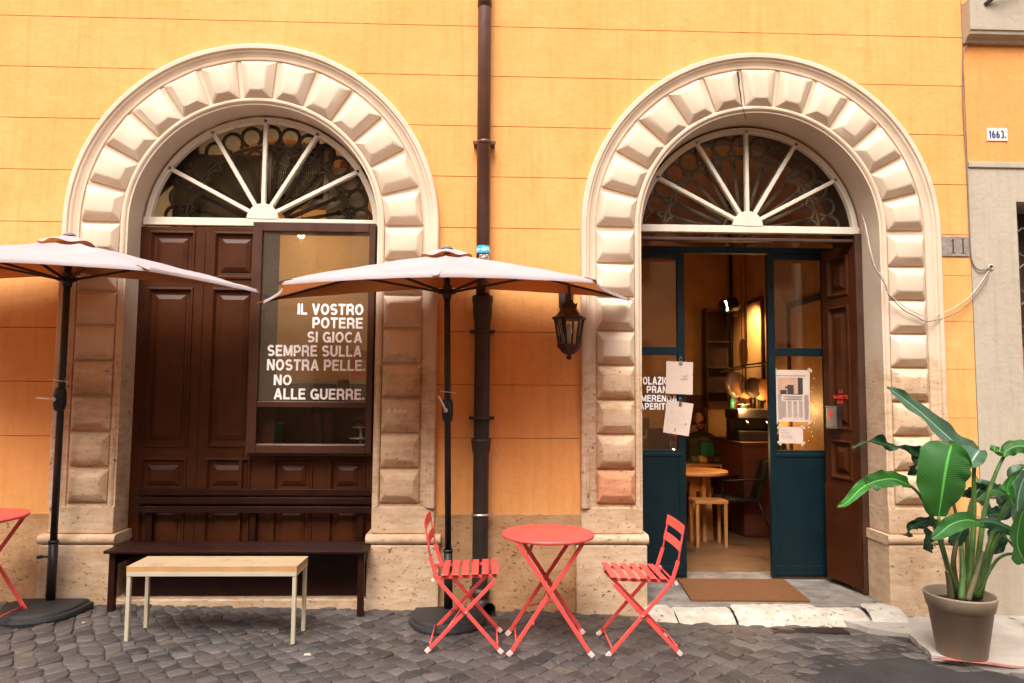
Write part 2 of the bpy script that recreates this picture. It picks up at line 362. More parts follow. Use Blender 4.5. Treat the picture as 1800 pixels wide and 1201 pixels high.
GL = {'A': (.78, [[(.09, 0), (.39, 1.0)], [(.69, 0), (.39, 1.0)], [(.2, .30), (.58, .30)]]), 'E': (.64, [[(.1, 0), (.1, 1)], [(.1, .91), (.62, .91)], [(.1, .52), (.58, .52)], [(.1, .09), (.64, .09)]]),
 'L': (.6, [[(.1, 0), (.1, 1)], [(.1, .09), (.6, .09)]]), 'I': (.2, [[(.1, 0), (.1, 1)]]), 'T': (.66, [[(.33, 0), (.33, 1)], [(0, .91), (.66, .91)]]),
 'V': (.74, [[(.09, 1), (.37, 0)], [(.65, 1), (.37, 0)]]), 'N': (.72, [[(.1, 0), (.1, 1)], [(.62, 0), (.62, 1)], [(.12, .98), (.60, .02)]]),
 'M': (.86, [[(.1, 0), (.1, 1)], [(.76, 0), (.76, 1)], [(.12, .98), (.43, .08)], [(.74, .98), (.43, .08)]]), 'Z': (.64, [[(.02, .91), (.6, .91)], [(.55, .88), (.09, .12)], [(0, .09), (.64, .09)]]),
 'O': (.78, [_arc(.39, .5, .295, .41, 0, 360, 28)]), 'Q': (.78, [_arc(.39, .5, .295, .41, 0, 360, 28), [(.45, .25), (.72, -.04)]]), 'U': (.72, [[(.1, 1), (.1, .36)]+_arc(.36, .36, .26, .27, 180, 360, 14)+[(.62, 1)]]),
 'C': (.74, [_arc(.39, .5, .295, .41, 42, 318, 24)]), 'G': (.78, [_arc(.39, .5, .295, .41, 42, 325, 24)+[(.66, .44)], [(.40, .44), (.76, .44)], [(.69, 0), (.69, .44)]]),
 'D': (.74, [[(.1, 0), (.1, 1)], [(.1, .91), (.34, .91)]+_arc(.34, .5, .30, .41, 90, -90, 16)+[(.1, .09)]]),
 'P': (.68, [[(.1, 0), (.1, 1)], [(.1, .91), (.38, .91)]+_arc(.38, .66, .21, .25, 90, -90, 12)+[(.1, .41)]]),
 'R': (.72, [[(.1, 0), (.1, 1)], [(.1, .91), (.40, .91)]+_arc(.40, .68, .20, .23, 90, -90, 12)+[(.1, .45)], [(.42, .45), (.56, .36), (.60, .2), (.63, 0)]]),
 'S': (.68, [_arc(.34, .70, .235, .21, 28, 250, 14)+_arc(.345, .295, .245, .205, 78, -152, 14)]), '.': (.2, [[(.1, 0), (.1, .2)]]), ' ': (.26, []),
 'a': (.58, [_arc(.27, .28, .18, .2, 0, 360, 16), [(.47, 0), (.47, .55)]]), 'b': (.62, [[(.1, 0), (.1, 1)], _arc(.33, .28, .19, .2, 0, 360, 16)]), 'e': (.58, [_arc(.29, .28, .2, .2, -40, -360, 16)+[(.1, .28)]]),
 'r': (.4, [[(.1, 0), (.1, .55)], _arc(.28, .32, .18, .2, 170, 80, 6)]), 'd': (.62, [[(.52, 0), (.52, 1)], _arc(.29, .28, .19, .2, 0, 360, 16)]), 'i': (.2, [[(.1, 0), (.1, .56)], [(.1, .74), (.1, .92)]]),
 'l': (.2, [[(.1, 0), (.1, 1)]]), 'y': (.56, [[(.08, .56), (.3, 0)], [(.5, .56), (.22, -.25)]]),
 '1': (.4, [[(.26, 0), (.26, 1)], [(.26, .9), (.08, .72)]]), '6': (.6, [_arc(.3, .3, .19, .22, 0, 360, 18), _arc(.42, .42, .31, .5, 100, 190, 8)]), '3': (.58, [_arc(.27, .72, .18, .2, 140, -80, 12), _arc(.27, .29, .2, .21, 80, -140, 12)])}
def glyphs(body, bold=1.0, gap=.10):
    V = []; F = []; x = 0; layer = 0
    for ch in body:
        w, st = GL[ch]; h = _H*bold
        for pl in st:
            closed = len(pl) > 3 and (Vector(pl[0])-Vector(pl[-1])).length < 1e-4
            P = [Vector(p) for p in pl]; base = len(V); layer += 1; n = len(P)
            for i, p in enumerate(P):
                a = P[i-1] if i else (P[-2] if closed else None); c = P[i+1] if i < n-1 else (P[1] if closed else None)
                d1 = (p-a).normalized() if a is not None else None; d2 = (c-p).normalized() if c is not None else None
                if d1 is None: d1 = d2
                if d2 is None: d2 = d1
                t = (d1+d2).normalized(); nrm = Vector((-t.y, t.x)); k = h/max(.5, nrm.dot(Vector((-d1.y, d1.x))))
                for sg in (1, -1): V.append((x+p.x+nrm.x*k*sg, p.y+nrm.y*k*sg, layer))
            for i in range(n-1): F.append((base+2*i, base+2*i+1, base+2*i+3, base+2*i+2))
        x += w+gap
    return V, F
def text(name, body, box, y, m, parent=None, bold=1.0, gap=.10):
    """bold grotesque lettering on the upright plane y, fitted to box (x0, x1, z0, z1), facing the street"""
    V, F = glyphs(body, bold, gap); x0, x1, z0, z1 = box
    lo = min(v[0] for v in V); hi = max(v[0] for v in V); sx = (x1-x0)/(hi-lo)
    me = bpy.data.meshes.new(name); me.from_pydata([(x0+(v[0]-lo)*sx, y-(v[2] % 7)*.00012, z0+v[1]*(z1-z0)) for v in V], [], F); me.materials.append(m)
    o = bpy.data.objects.new(name, me); C.objects.link(o)
    if parent is not None: o.parent = parent
    return o
def gz(x): return -.0165-.0215*x                       # the street falls gently to the right

# ================================================================== GROUND
def ground():
    b = MB(); xs = [-30, -8, -4, 0, 4, 8, 30]
    for i in range(6):
        x0, x1 = xs[i], xs[i+1]
        b.add([(x0, -13, gz(x0)-.009), (x1, -13, gz(x1)-.009), (x1, .2, gz(x1)-.009), (x0, .2, gz(x0)-.009)], [(0, 1, 2, 3)])
    tag(b.build('street', M['mortar'], recalc=False), kind='structure', label='worn cobbled street in front of the orange cafe')
ground()
ASPH = [(1.62, -4.5), (1.55, -1.9), (1.72, -1.35), (1.66, -1.05), (1.95, -.83), (2.2, -.72), (2.55, -.66), (2.78, -.60), (2.86, -.75), (2.80, -.98), (3.25, -1.12), (3.6, -1.28), (4.6, -1.6), (7, -2.2), (7, -4.5)]
SLAB = [(2.62, -.20), (2.70, -.36), (2.92, -.47), (2.90, -.66), (2.84, -.86), (3.25, -1.06), (3.6, -1.22), (4.6, -1.52), (7, -2.1), (7, .1), (2.62, .1)]
def inside(poly, x, y):
    r = False; j = len(poly)-1
    for i in range(len(poly)):
        (xi, yi), (xj, yj) = poly[i], poly[j]
        if (yi > y) != (yj > y) and x < (xj-xi)*(y-yi)/(yj-yi)+xi: r = not r
        j = i
    return r
def cobbles():
    me = bpy.data.meshes.new('cobblestones'); V = []; F = []; T = []
    rnd = random.Random(3); S = .108
    N = 54
    def warp(i, j):
        u, v = i*S*1.0, j*S*.92
        a = R(38)+.16*math.sin(u*1.1+.5)+.12*math.sin(v*.9)
        x = u*math.cos(a)-v*math.sin(a); y = u*math.sin(a)+v*math.cos(a)
        return Vector((x, y-1.2))
    jit = {}
    def P(i, j):
        if (i, j) not in jit:
            jit[i, j] = warp(i, j)+Vector((rnd.uniform(-.018, .018), rnd.uniform(-.018, .018)))
        return jit[i, j]
    for i in range(-N, N):
        for j in range(-N, N):
            q = [P(i, j), P(i+1, j), P(i+1, j+1), P(i, j+1)]; c = sum(q, Vector((0, 0)))/4
            if not(-5 < c.x < 5.2 and -3.1 < c.y < -.02): continue
            if inside(SLAB, c.x, c.y) or (inside(ASPH, c.x, c.y) and inside(ASPH, c.x-.35, c.y+.12)): continue
            if 1.05 < c.x < 3.1 and c.y > -.25: continue
            if rnd.random() < .012: continue
            tone = min(1, max(0, rnd.gauss(.42, .24))); dz = rnd.uniform(-.006, .005); tx, ty = rnd.uniform(-.045, .045), rnd.uniform(-.045, .045)
            pts = []
            for k in range(4):                           # an octagonal outline with rounded corners
                a, m_, d = q[k], q[(k+1) % 4], q[k-1]
                pts.append(a.lerp(d, .13)); pts.append(a.lerp(m_, .13))
            base = len(V); g = gz(c.x); wob = [rnd.uniform(-.012, .012) for _ in range(8)]
            for sc_, h in ((.985, -.03), (.975, -.010), (.945, -.0015), (.86, .0012), (.42, .0022)):
                for k, p in enumerate(pts):
                    s2 = sc_+wob[k]*2; w = c+(p-c)*s2
                    V.append((w.x, w.y, g+h+dz+(w.x-c.x)*tx+(w.y-c.y)*ty))
            V.append((c.x, c.y, g+.0075+dz))
            for r_ in range(4):
                for k in range(8): F.append((base+r_*8+k, base+r_*8+(k+1) % 8, base+(r_+1)*8+(k+1) % 8, base+(r_+1)*8+k)); T.append(tone)
            for k in range(8): F.append((base+32+k, base+32+(k+1) % 8, base+40)); T.append(tone)
    me.from_pydata(V, [], F); me.materials.append(M['cobble'])
    ca = me.color_attributes.new('tone', 'BYTE_COLOR', 'CORNER'); li = 0; buf = []
    for f, t in zip(F, T): buf += [t, t, t, 1]*len(f)
    ca.data.foreach_set('color', buf); me.polygons.foreach_set('use_smooth', [True]*len(F)); me.update()
    bm = bmesh.new(); bm.from_mesh(me); bmesh.ops.recalc_face_normals(bm, faces=bm.faces); bm.to_mesh(me); bm.free()
    o = bpy.data.objects.new('cobblestones', me); C.objects.link(o)
    tag(o, 'small dark basalt cobblestones laid in slanting rows across the street', 'cobblestones', kind='stuff')
cobbles()
def sheet(name, poly, z, m, label, edge=.012, step=.09, thick=.02):
    """irregular slab with a ragged outline; follows the fall of the street, sides go down into the ground"""
    pts = []
    for i in range(len(poly)):
        a, b = Vector(poly[i]), Vector(poly[(i+1) % len(poly)]); n = max(1, int((b-a).length/step))
        for k in range(n):
            p = a.lerp(b, k/n); nn = noise.noise_vector(Vector((p.x*6, p.y*6, 3.1)))
            pts.append(p+Vector((nn.x, nn.y))*edge*2)
    b = MB(); n = len(pts); top = [(p.x, p.y, gz(p.x)+z) for p in pts]; c = [(p.x, p.y, gz(p.x)+z-thick) for p in pts]
    b.add(top+c, [list(range(n))]+[(i, i+n, (i+1) % n+n, (i+1) % n) for i in range(n)])
    return tag(b.build(name, m), kind='structure', label=label)
def asphalt():
    b = MB(); st = .045; xs = [1.2+st*i for i in range(105)]; ys = [-.45-st*j for j in range(62)]; V = []; keep = []
    def dist(x, y):
        p = Vector((x, y)); d = 9
        for i in range(len(ASPH)):
            a, c = Vector(ASPH[i]), Vector(ASPH[(i+1) % len(ASPH)]); t = max(0, min(1, (p-a).dot(c-a)/(c-a).length_squared)); d = min(d, (p-(a+(c-a)*t)).length)
        return d if inside(ASPH, x, y) else -d
    for y in ys:
        for x in xs:
            d = dist(x, y); nz = noise.noise(Vector((x*4, y*4, 1)))*.7+noise.noise(Vector((x*11, y*11, 4)))*.4
            V.append((x, y, gz(x)+min(.012, -.006+d*.03+nz*.010))); keep.append(d > -.22)
    w = len(xs); F = [(j*w+i, j*w+i+1, (j+1)*w+i+1, (j+1)*w+i) for j in range(len(ys)-1) for i in range(w-1) if keep[j*w+i] and keep[(j+1)*w+i+1] and not inside(SLAB, *V[j*w+i][:2])]
    b.add(V, F, True); tag(b.build('asphalt_patch', M['asphalt']), kind='structure', label='dark tar patch sinking into the cobbles')
asphalt()
sheet('pavement', SLAB, .030, M['concrete'], 'pale worn pavement slab under the potted plant', .02, .07, .06)
sp = [(2.80, -.93), (2.90, -.90), (3.02, -.955), (3.16, -.985), (3.30, -1.04), (3.42, -1.09), (3.40, -1.115), (3.25, -1.055), (3.1, -1.01), (2.95, -.985), (2.86, -.96)]
sheet('red_paint_mark', sp, .034, M['red_spray'], 'faded red paint smear on the pavement edge', .02, .03, .002)

# ================================================================== CAFE BUILDING
CAFE = empty('cafe_building', (0, 0, 0), 'orange plastered cafe building with two tall stone framed arches', 'building')
A1, A2 = (-1.815, 2.868), (2.115, 2.885)              # arch centres (x, spring height)
RI, RO, HOLE = .945, 1.415, 1.15
XR = 3.80
def spans(z, xl, xr, lo=-1):
    holes = []
    for cx, zs in (A1, A2):
        h = HOLE if z < zs else (math.sqrt(HOLE**2-(z-zs)**2) if z-zs < HOLE else 0)
        if h > 0: holes.append((cx-h, cx+h))
    out = []; x = xl
    for a, b_ in holes: out.append((x, a)); x = b_
    return out+[(x, xr)]
def wall():
    b = MB(); XL = -9; top = 8.6
    zs_ = [4.495-.405*k for k in range(-10, 10)]; grooves = sorted(z for z in zs_ if .9 < z < top)
    levels = sorted({.685, top}|{round(.685+.06*i, 4) for i in range(1, 60)}); lv = []
    for z in levels:
        if all(abs(z-g) > .012 for g in grooves): lv.append(z)
    for g in grooves: lv += [g-.0028, g+.0028]
    lv = sorted(lv); G = {round(g-.0028, 5) for g in grooves}
    for z0, z1 in zip(lv, lv[1:]):
        isg = round(z0, 5) in G
        for xa, xb in spans((z0+z1)/2, XL, XR):
            strip = xa > 3 and z1 < 2.87                  # narrow strip beside the right arch has courses of its own
            if isg and not strip:
                y = .010; b.cur = 1
                b.add([(xa, y, z0), (xb, y, z0), (xb, y, z1), (xa, y, z1)], [(0, 1, 2, 3)]); b.cur = 0
                b.add([(xa, 0, z0), (xb, 0, z0), (xb, y, z0), (xa, y, z0)], [(0, 1, 2, 3)]); b.add([(xa, y, z1), (xb, y, z1), (xb, 0, z1), (xa, 0, z1)], [(0, 1, 2, 3)])
            else: b.add([(xa, 0, z0), (xb, 0, z0), (xb, 0, z1), (xa, 0, z1)], [(0, 1, 2, 3)])
            b.add([(xa, .74, z0), (xb, .74, z0), (xb, .74, z1), (xa, .74, z1)], [(3, 2, 1, 0)])
    b.add([(XL, 0, top), (XR, 0, top), (XR, .74, top), (XL, .74, top)], [(0, 1, 2, 3)])
    b.cur = 1
    for z in (2.55, 2.185, 1.81, 1.43): b.box(3.535, XR-.002, -.0012, .004, z-.0022, z+.0022)
    o = b.build('plaster_wall', [M['plaster'], M['groove']], CAFE, recalc=False)
    for xa, xb in ((-9, A1[0]-1.40), (A1[0]+1.40, A2[0]-1.40), (A2[0]+1.40, XR)):
        b = MB(); b.box(xa, xb, -.012, .74, -.4, .685); b.build('stone_plinth', M['plinth'], CAFE, .004)
wall()

def arch(cx, zs, depth_l, y_in, facing):
    prof = [(1.418, .004), (1.415, -.058), (1.405, -.066), (1.378, -.066), (1.372, -.052), (1.358, -.050), (1.345, -.036), (1.325, -.026), (1.306, -.024), (1.302, -.012),
            (1.0, -.012), (.996, -.030), (.985, -.038), (.972, -.038), (.962, -.030), (.958, -.022), (RI, -.020), (RI, .28)]
    n = 72; path = []
    for z in (.74, 1.2, 1.8, 2.4): path.append(('l', z))
    for k in range(n+1): path.append(('a', math.pi-math.pi*k/n))
    for z in (2.4, 1.8, 1.2, .74): path.append(('r', z))
    vs = []; fs = []; m = len(prof)
    for typ, t in path:
        for r, y in prof:
            if typ == 'l': vs.append((cx-r, y, t))
            elif typ == 'r': vs.append((cx+r, y, t))
            else: vs.append((cx+r*math.cos(t), y, zs+r*math.sin(t)))
    for i in range(len(path)-1):
        for k in range(m-1): fs.append((i*m+k, i*m+k+1, (i+1)*m+k+1, (i+1)*m+k))
    b = MB(); b.add(vs, fs)
    S = b.build('arch_surround', M['stone'], CAFE)
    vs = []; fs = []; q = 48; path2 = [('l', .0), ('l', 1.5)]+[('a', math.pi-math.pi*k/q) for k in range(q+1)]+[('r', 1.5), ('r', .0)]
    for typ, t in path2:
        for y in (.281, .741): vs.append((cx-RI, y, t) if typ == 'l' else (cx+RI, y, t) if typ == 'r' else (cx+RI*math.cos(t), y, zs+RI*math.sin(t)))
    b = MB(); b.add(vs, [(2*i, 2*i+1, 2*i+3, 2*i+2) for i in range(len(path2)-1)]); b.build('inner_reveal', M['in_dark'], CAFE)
    rnd = random.Random(int(cx*100))
    def boss(fn, w, h):                                  # fn(u, v, y): u along the ring, v across it, both from -1/2..1/2 of w, h
        bb = MB(); loops = []
        for ins, y in ((0, -.013), (.003, -.029), (.007, -.034), (.048, -.066), (.054, -.0705), (.063, -.073)):
            hw, hh = w/2-ins*1.05, h/2-ins*.8; l = []
            cr = min(.016, ins*.6+.003)
            for sx, sy in ((-1, -1), (1, -1), (1, 1), (-1, 1)):
                c0 = (sx*hw, sy*(hh-cr)); c1 = (sx*(hw-cr), sy*hh)
                l += [fn(*c0, y), fn(*c1, y)] if sx*sy > 0 else [fn(*c1, y), fn(*c0, y)]
            loops.append(l)
        sd = rnd.uniform(0, 50)
        for l in loops[1:]:
            for i_, p_ in enumerate(l):
                nv_ = noise.noise_vector(Vector((p_[0]*14+sd, p_[2]*14, p_[1]*30))); k_ = .0035 if rnd.random() < .93 else .009
                l[i_] = (p_[0]+nv_.x*k_, p_[1]+abs(nv_.y)*k_, p_[2]+nv_.z*k_)
        bb.rings(loops, smooth=False)
        o = bb.build('boss', M['stone'], S)
        o.data.polygons.foreach_set('use_smooth', [True]*len(o.data.polygons))
        try: o.data.set_sharp_from_angle(angle=R(24))
        except Exception: pass
        return o
    pitch = math.pi/13
    for k in range(13):
        t0 = math.pi-(k+.5)*pitch; w = .246+rnd.uniform(-.004, .004)
        def fn(u, v, y, t0=t0): 
            r = 1.148+v; t = t0-u/1.15*(r/1.15)**-.0
            return (cx+r*math.cos(t), y, zs+r*math.sin(t))
        boss(fn, w, .292)
    for s in (-1, 1):
        for k in range(8):
            z0 = .762+.2635*(k+.5)
            ob_ = boss(lambda u, v, y, z0=z0, s=s: (cx+s*1.148+v, y, z0+u), .245+rnd.uniform(-.004, .004), .292)
            if cx > 0 and s < 0 and k == 0: ob_.data.materials[0] = M['redstone']; ob_['label'] = 'lowest boss of the left pier, stained reddish'
        pb = MB(); xa, xb = sorted((cx+s*RI, cx+s*RO))
        pb.box(xa, xb, -.034, y_in, .545, .742)
        e = .045; xa2, xb2 = xa-e*(s < 0)-.004, xb+e*(s > 0)+.004
        if s > 0: xa2, xb2 = xa-.03, xb+.045
        else: xa2, xb2 = xa-.045, xb+.03
        pb.box(xa2+.006, xb2-.006, -.066, y_in-.004, -.4, .468)
        ob = pb.build('pier_base', M['stone'], CAFE, .010, 3)
        tb = MB(); ring = []
        loops = []
        for k in range(9):
            t = -math.pi/2+math.pi*k/8; loops.append([(xa2-.004, -.045-.034*math.cos(t), .507+.036*math.sin(t)), (xb2+.004, -.045-.034*math.cos(t), .507+.036*math.sin(t)), (xb2+.004, y_in-.008, .507+.036*math.sin(t)), (xa2-.004, y_in-.008, .507+.036*math.sin(t))])
        tb.rings([loops[0]]+loops, smooth=False); tb.add(loops[0], [(0, 1, 2, 3)])
        tb.build('base_moulding', M['stone'], ob, 0)
    return S
S1 = arch(*A1, 0, .74, 1); S2 = arch(*A2, 0, .742, 1)

def fanlight(cx, zs, y, zb, zt):
    r = RI-.006; b = MB(); a0 = math.asin((zb+.01-zs)/r)
    def ring(r0, r1, y0, y1, zc, a0, a1, n=64):
        loops = []
        for k in range(n+1):
            t = a0+(a1-a0)*k/n; c, s_ = math.cos(t), math.sin(t)
            loops.append([(cx+r0*c, y0, zc+r0*s_), (cx+r1*c, y0, zc+r1*s_), (cx+r1*c, y1, zc+r1*s_), (cx+r0*c, y1, zc+r0*s_)])
        b.rings(loops)
    ring(r-.058, r-.012, y, y+.05, zs, a0, math.pi-a0)
    b.box(cx-r+.006, cx+r-.006, y-.002, y+.052, zb, zt)
    ring(.0, .125, y-.006, y+.048, zt-.004, R(1), R(179), 24)
    for a in (28, 59, 90, 121, 152):
        t = R(a); c, s_ = math.cos(t), math.sin(t); h = zt-zs; L = -h*s_+math.sqrt((r-.03)**2-(h*c)**2)
        b.obox((cx+.11*c, y+.022, zt+.11*s_), (cx+L*c, y+.022, zt+L*s_), .032, .044, (0, 1, 0))
    f = b.build('fanlight', M['white_wood'], CAFE, .004, 1)
    g = MB(); n = 40; yg = y+.06; pts = [(cx+r*math.cos(a0+(math.pi-2*a0)*k/n), yg, zs+r*math.sin(a0+(math.pi-2*a0)*k/n)) for k in range(n+1)]
    g.add(pts, [list(range(n+1))])
    g.build('glass_pane', M['darkglass'], f); zs = zt-.03
    # wrought-iron fan behind the glass
    g = MB(); yi = y+.15
    def arc(c, rr, a0, a1, w=.011, n=14): g.tube([(c[0]+rr*math.cos(a0+(a1-a0)*k/n), yi, c[1]+rr*math.sin(a0+(a1-a0)*k/n)) for k in range(n+1)], w, 6)
    arc((cx, zs), .665, 0, math.pi, .014, 40); arc((cx, zs), .165, 0, math.pi, .012, 20)
    nb = 15
    for k in range(nb):
        t = math.pi*(k+.5)/nb; c, s_ = math.cos(t), math.sin(t)
        arc((cx+.755*c, zs+.755*s_), .078, t-R(150), t+R(150), .0155, 18)
        half = .062
        c2 = (cx+.585*c, zs+.585*s_); arc(c2, half, t-math.pi*.62, t+math.pi*.62, .0145, 14)
        for sgn in (-1, 1):                              # each loop runs down into a pair of spokes
            e0 = (c2[0]+half*math.cos(t+sgn*math.pi*.62), yi, c2[1]+half*math.sin(t+sgn*math.pi*.62))
            g.tube([e0, (cx+.17*math.cos(t+sgn*.05), yi, zs+.17*math.sin(t+sgn*.05))], .0115, 6)
            e1 = (c2[0]+half*math.cos(t+sgn*math.pi*.42), c2[1]+half*math.sin(t+sgn*math.pi*.42)); arc((e1[0]-.02*c, e1[1]-.02*s_), .018, 0, 2*math.pi, .006, 8)
    g.box(cx-.93, cx+.93, yi-.012, yi+.012, zs+.012, zs+.034)
    g.build('iron_grille', M['iron'], f)
    return f
YD1 = .18
FL1 = fanlight(A1[0], A1[1], YD1, 2.905, 2.968); FL2 = fanlight(A2[0], A2[1], .25, 2.925, 2.985)

# ------------------------------------------------------------ left doorway: panelled door with a shop window
def panel_rings(b, x0, x1, z0, z1, y, flat=.05):
    loops = []
    for ins, dy in ((0, 0), (.004, -.010), (.018, -.012), (.026, .002), (.034, .014), (.058, .016), (.062, .010), (.062+flat*.6, -.002), (.066+flat*.6, -.004)):
        loops.append([(x0+ins, y+dy, z0+ins), (x1-ins, y+dy, z0+ins), (x1-ins, y+dy, z1-ins), (x0+ins, y+dy, z1-ins)])
    b.rings(loops)
def panel_door(b, xb, zb, pan, y, skip=()):
    for i in range(len(xb)-1):
        for j in range(len(zb)-1):
            if (i, j) in skip: continue
            if (i, j) in pan: panel_rings(b, xb[i], xb[i+1], zb[j], zb[j+1], y)
            else: b.add([(xb[i], y, zb[j]), (xb[i+1], y, zb[j]), (xb[i+1], y, zb[j+1]), (xb[i], y, zb[j+1])], [(0, 1, 2, 3)])
b = MB(); XB = [-2.762, -2.69, -2.33, -2.19, -1.84, -1.67, -1.36, -1.24, -.955, -.868]
ZB = [.08, .30, .74, .81, 1.085, 1.16, 2.41, 2.475, 2.86, 2.888]
pan = {(i, j) for i in (1, 3, 5, 7) for j in (1, 3)}|{(i, j) for i in (1, 3) for j in (5, 7)}
skip = {(i, j) for i in (5, 6, 7) for j in (5, 6, 7)}
panel_door(b, XB, ZB, pan, YD1, skip)
b.box(-1.93, -1.905, YD1-.012, YD1+.01, .09, 1.13); b.box(-2.262, -2.255, YD1-.006, YD1, .1, 2.86)
DOOR1 = b.build('panelled_door', M['brown'], CAFE)
DOOR1['label'] = 'closed dark brown panelled door in the left arch'
b = MB(); b.box(A1[0]-RI-.02, A1[0]+RI+.02, -.05, .5, -.4, .075); b.build('door_sill', M['rawstone'], CAFE, .012, 3)
# shop window built into the right half of the door
b = MB(); X0, X1, ZT, ZBm = -1.845, -.898, 2.913, 1.128; y0, y1 = .06, YD1+.03
gx0, gx1 = -1.772, -.947
b.box(X0, gx0, y0, y1, ZBm, ZT); b.box(gx1, X1, y0, y1, ZBm, ZT); b.box(gx0, gx1, y0, y1, 2.841, ZT); b.box(gx0, gx1, y0, y1, ZBm, 1.192); b.box(gx0, gx1, y0, y1, 1.477, 1.522)
b.box(X0-.012, X1, y0+.03, y1, ZBm-.02, ZBm)
DW = b.build('shop_window', M['frame_brown'], CAFE, .004, 2); DW['label'] = 'brown framed shop window with white lettering on the glass'
b = MB(); b.box(gx0, gx1, .082, .088, 1.522, 2.841); b.build('glass_pane', M['hazeglass'], DW)
b = MB(); b.box(gx0, gx1, .082, .088, 1.192, 1.477); b.build('glass_pane', M['clearglass'], DW)
b = MB(); b.box(gx0, gx1, .079, .0815, 1.192, 1.200); b.build('glazing_bead', M['steel'], DW)
for s_, px in (('IL VOSTRO', (523, 639, 535, 553)), ('POTERE', (549, 638, 559, 577)), ('SI GIOCA', (540, 637, 584, 602)), ('SEMPRE SULLA', (470, 636, 608, 626)),
               ('NOSTRA PELLE.', (469, 642, 633, 651)), ('NO', (481, 513, 659, 677)), ('ALLE GUERRE.', (481, 641, 684, 702))):
    p = at(px[0], px[3], .08); q = at(px[1], px[2], .08)
    text('lettering', s_, (p.x, q.x, p.z, q.z), .0795, M['white_vinyl'], DW)

# ------------------------------------------------------------ right doorway: threshold, open leaf, teal glazed doors
ZF = .02; YB = .72
def rough_block(name, poly, ztop, zbot, m, parent, lean=.05, seed=1):
    pts = []
    for i in range(len(poly)):
        a, c = Vector(poly[i]), Vector(poly[(i+1) % len(poly)]); n = max(1, int((c-a).length/.05))
        for k in range(n):
            p = a.lerp(c, k/n); nn = noise.noise_vector(Vector((p.x*9, p.y*9, seed))); pts.append(p+Vector((nn.x, nn.y))*.012)
    ctr = sum(pts, Vector((0, 0)))/len(pts); b = MB(); loops = []
    for sc_, z in ((1.02, zbot), (1.0, ztop-.035), (.985, ztop-.012), (.95, ztop-.003)):
        loops.append([(ctr.x+(p.x-ctr.x)*sc_, ctr.y+(p.y-ctr.y)*(1-(1-sc_)*1.0), z-(lean*max(0, -p.y-.02)) if z > zbot else z) for p in pts])
    b.rings(loops, smooth=False); return b.build(name, m, parent)
b = MB(); b.box(1.15, 3.08, .0, 1.0, -.4, ZF-.01); b.build('door_step', M['greyslab'], CAFE, .008)
TJ = [(1.155, .02), (1.372, -.10), (1.826, .05), (2.48, -.10), (2.835, .12), (3.09, .0)]     # joints between the threshold stones: (x, slant)
for i in range(5):
    (xa, sa), (xb, sb_) = TJ[i], TJ[i+1]; nu, nv = max(6, int((xb-xa)/.016)), 24; V = []; lift = (.004, -.010, .006, -.016, .010)[i]; reach = (.20, .25, .27, .26, .29)[i]
    for v in range(nv+1):
        y = .012-(reach+.03)*v/nv
        for u in range(nu+1):
            x0_, x1_ = xa+sa*y+.005, xb+sb_*y-.005; x = x0_+(x1_-x0_)*u/nu; n1 = noise.noise(Vector((x*5, y*7, i))); n2 = noise.noise(Vector((x*17, y*17, 9))); n3 = noise.noise(Vector((x*45, y*45, 3)))
            edge = min(u, nu-u)/nu*(x1_-x0_); yy = -y+n1*.035+n2*.012; t = min(1, max(0, (yy-.10)/(reach-.11)))
            z = (ZF-.012+lift)*(1-t**1.6)+(gz(x)-.018)*t**1.6+n2*.006+n3*.0025-max(0, .018-edge)*.7
            V.append((x+n2*.004, y+n1*.004, z))
    w = nu+1; b = MB(); b.add(V, [(v*w+u, v*w+u+1, (v+1)*w+u+1, (v+1)*w+u) for v in range(nv) for u in range(nu)], True)
    b.build('threshold_stone', M['threshold'], CAFE)
b = MB(); b.box(1.12, 1.18, .25, .30, ZF-.02, 2.93); b.box(3.0, 3.056, .24, .40, ZF, 2.93); b.box(1.18, 3.0, .26, .33, 2.86, 2.885)
b.build('door_jamb', M['in_dark'], CAFE, .004)
# open brown leaf: hinged on the right jamb, swung inwards
LA, LB = Vector((3.0, .27, 0)), Vector((2.912, .66, 0)); Ld = (LB-LA); LL = Ld.length
b = MB(); panel_door(b, [0, .07, LL-.07, LL], [.0, .10, .78, .84, 1.17, 1.25, 2.30, 2.38, 2.72, 2.80], {(1, 1), (1, 3), (1, 5), (1, 7)}, 0)
for x0_, x1_ in ((0, .002), (LL-.002, LL)): b.box(x0_, x1_, 0, .05, 0, 2.8)
b.box(0, LL, .044, .05, 0, 2.8); b.box(.0, LL, -.012, 0, .0, .79)
LEAF = b.build('door_leaf', M['brown'], CAFE, recalc=True)
ang = math.atan2(-(LA-LB).y, -(LA-LB).x)
LEAFM = Matrix.Translation((LB.x, LB.y, ZF+.035)) @ Matrix.Rotation(math.atan2((LA-LB).y, (LA-LB).x), 4, 'Z')
LEAF.matrix_local = LEAFM
LEAF['label'] = 'open dark brown panelled door leaf folded against the right jamb'
for s_, (x0_, x1_, z0_, z1_) in (('LE', (.195, .24, 1.563, 1.590)), ('SIGARETTE', (.125, .30, 1.515, 1.545)), ('QUI', (.17, .24, 1.472, 1.498))):
    text('lettering', s_, (x0_, x1_, z0_, z1_), -.0065, M['red_ink'], LEAF)
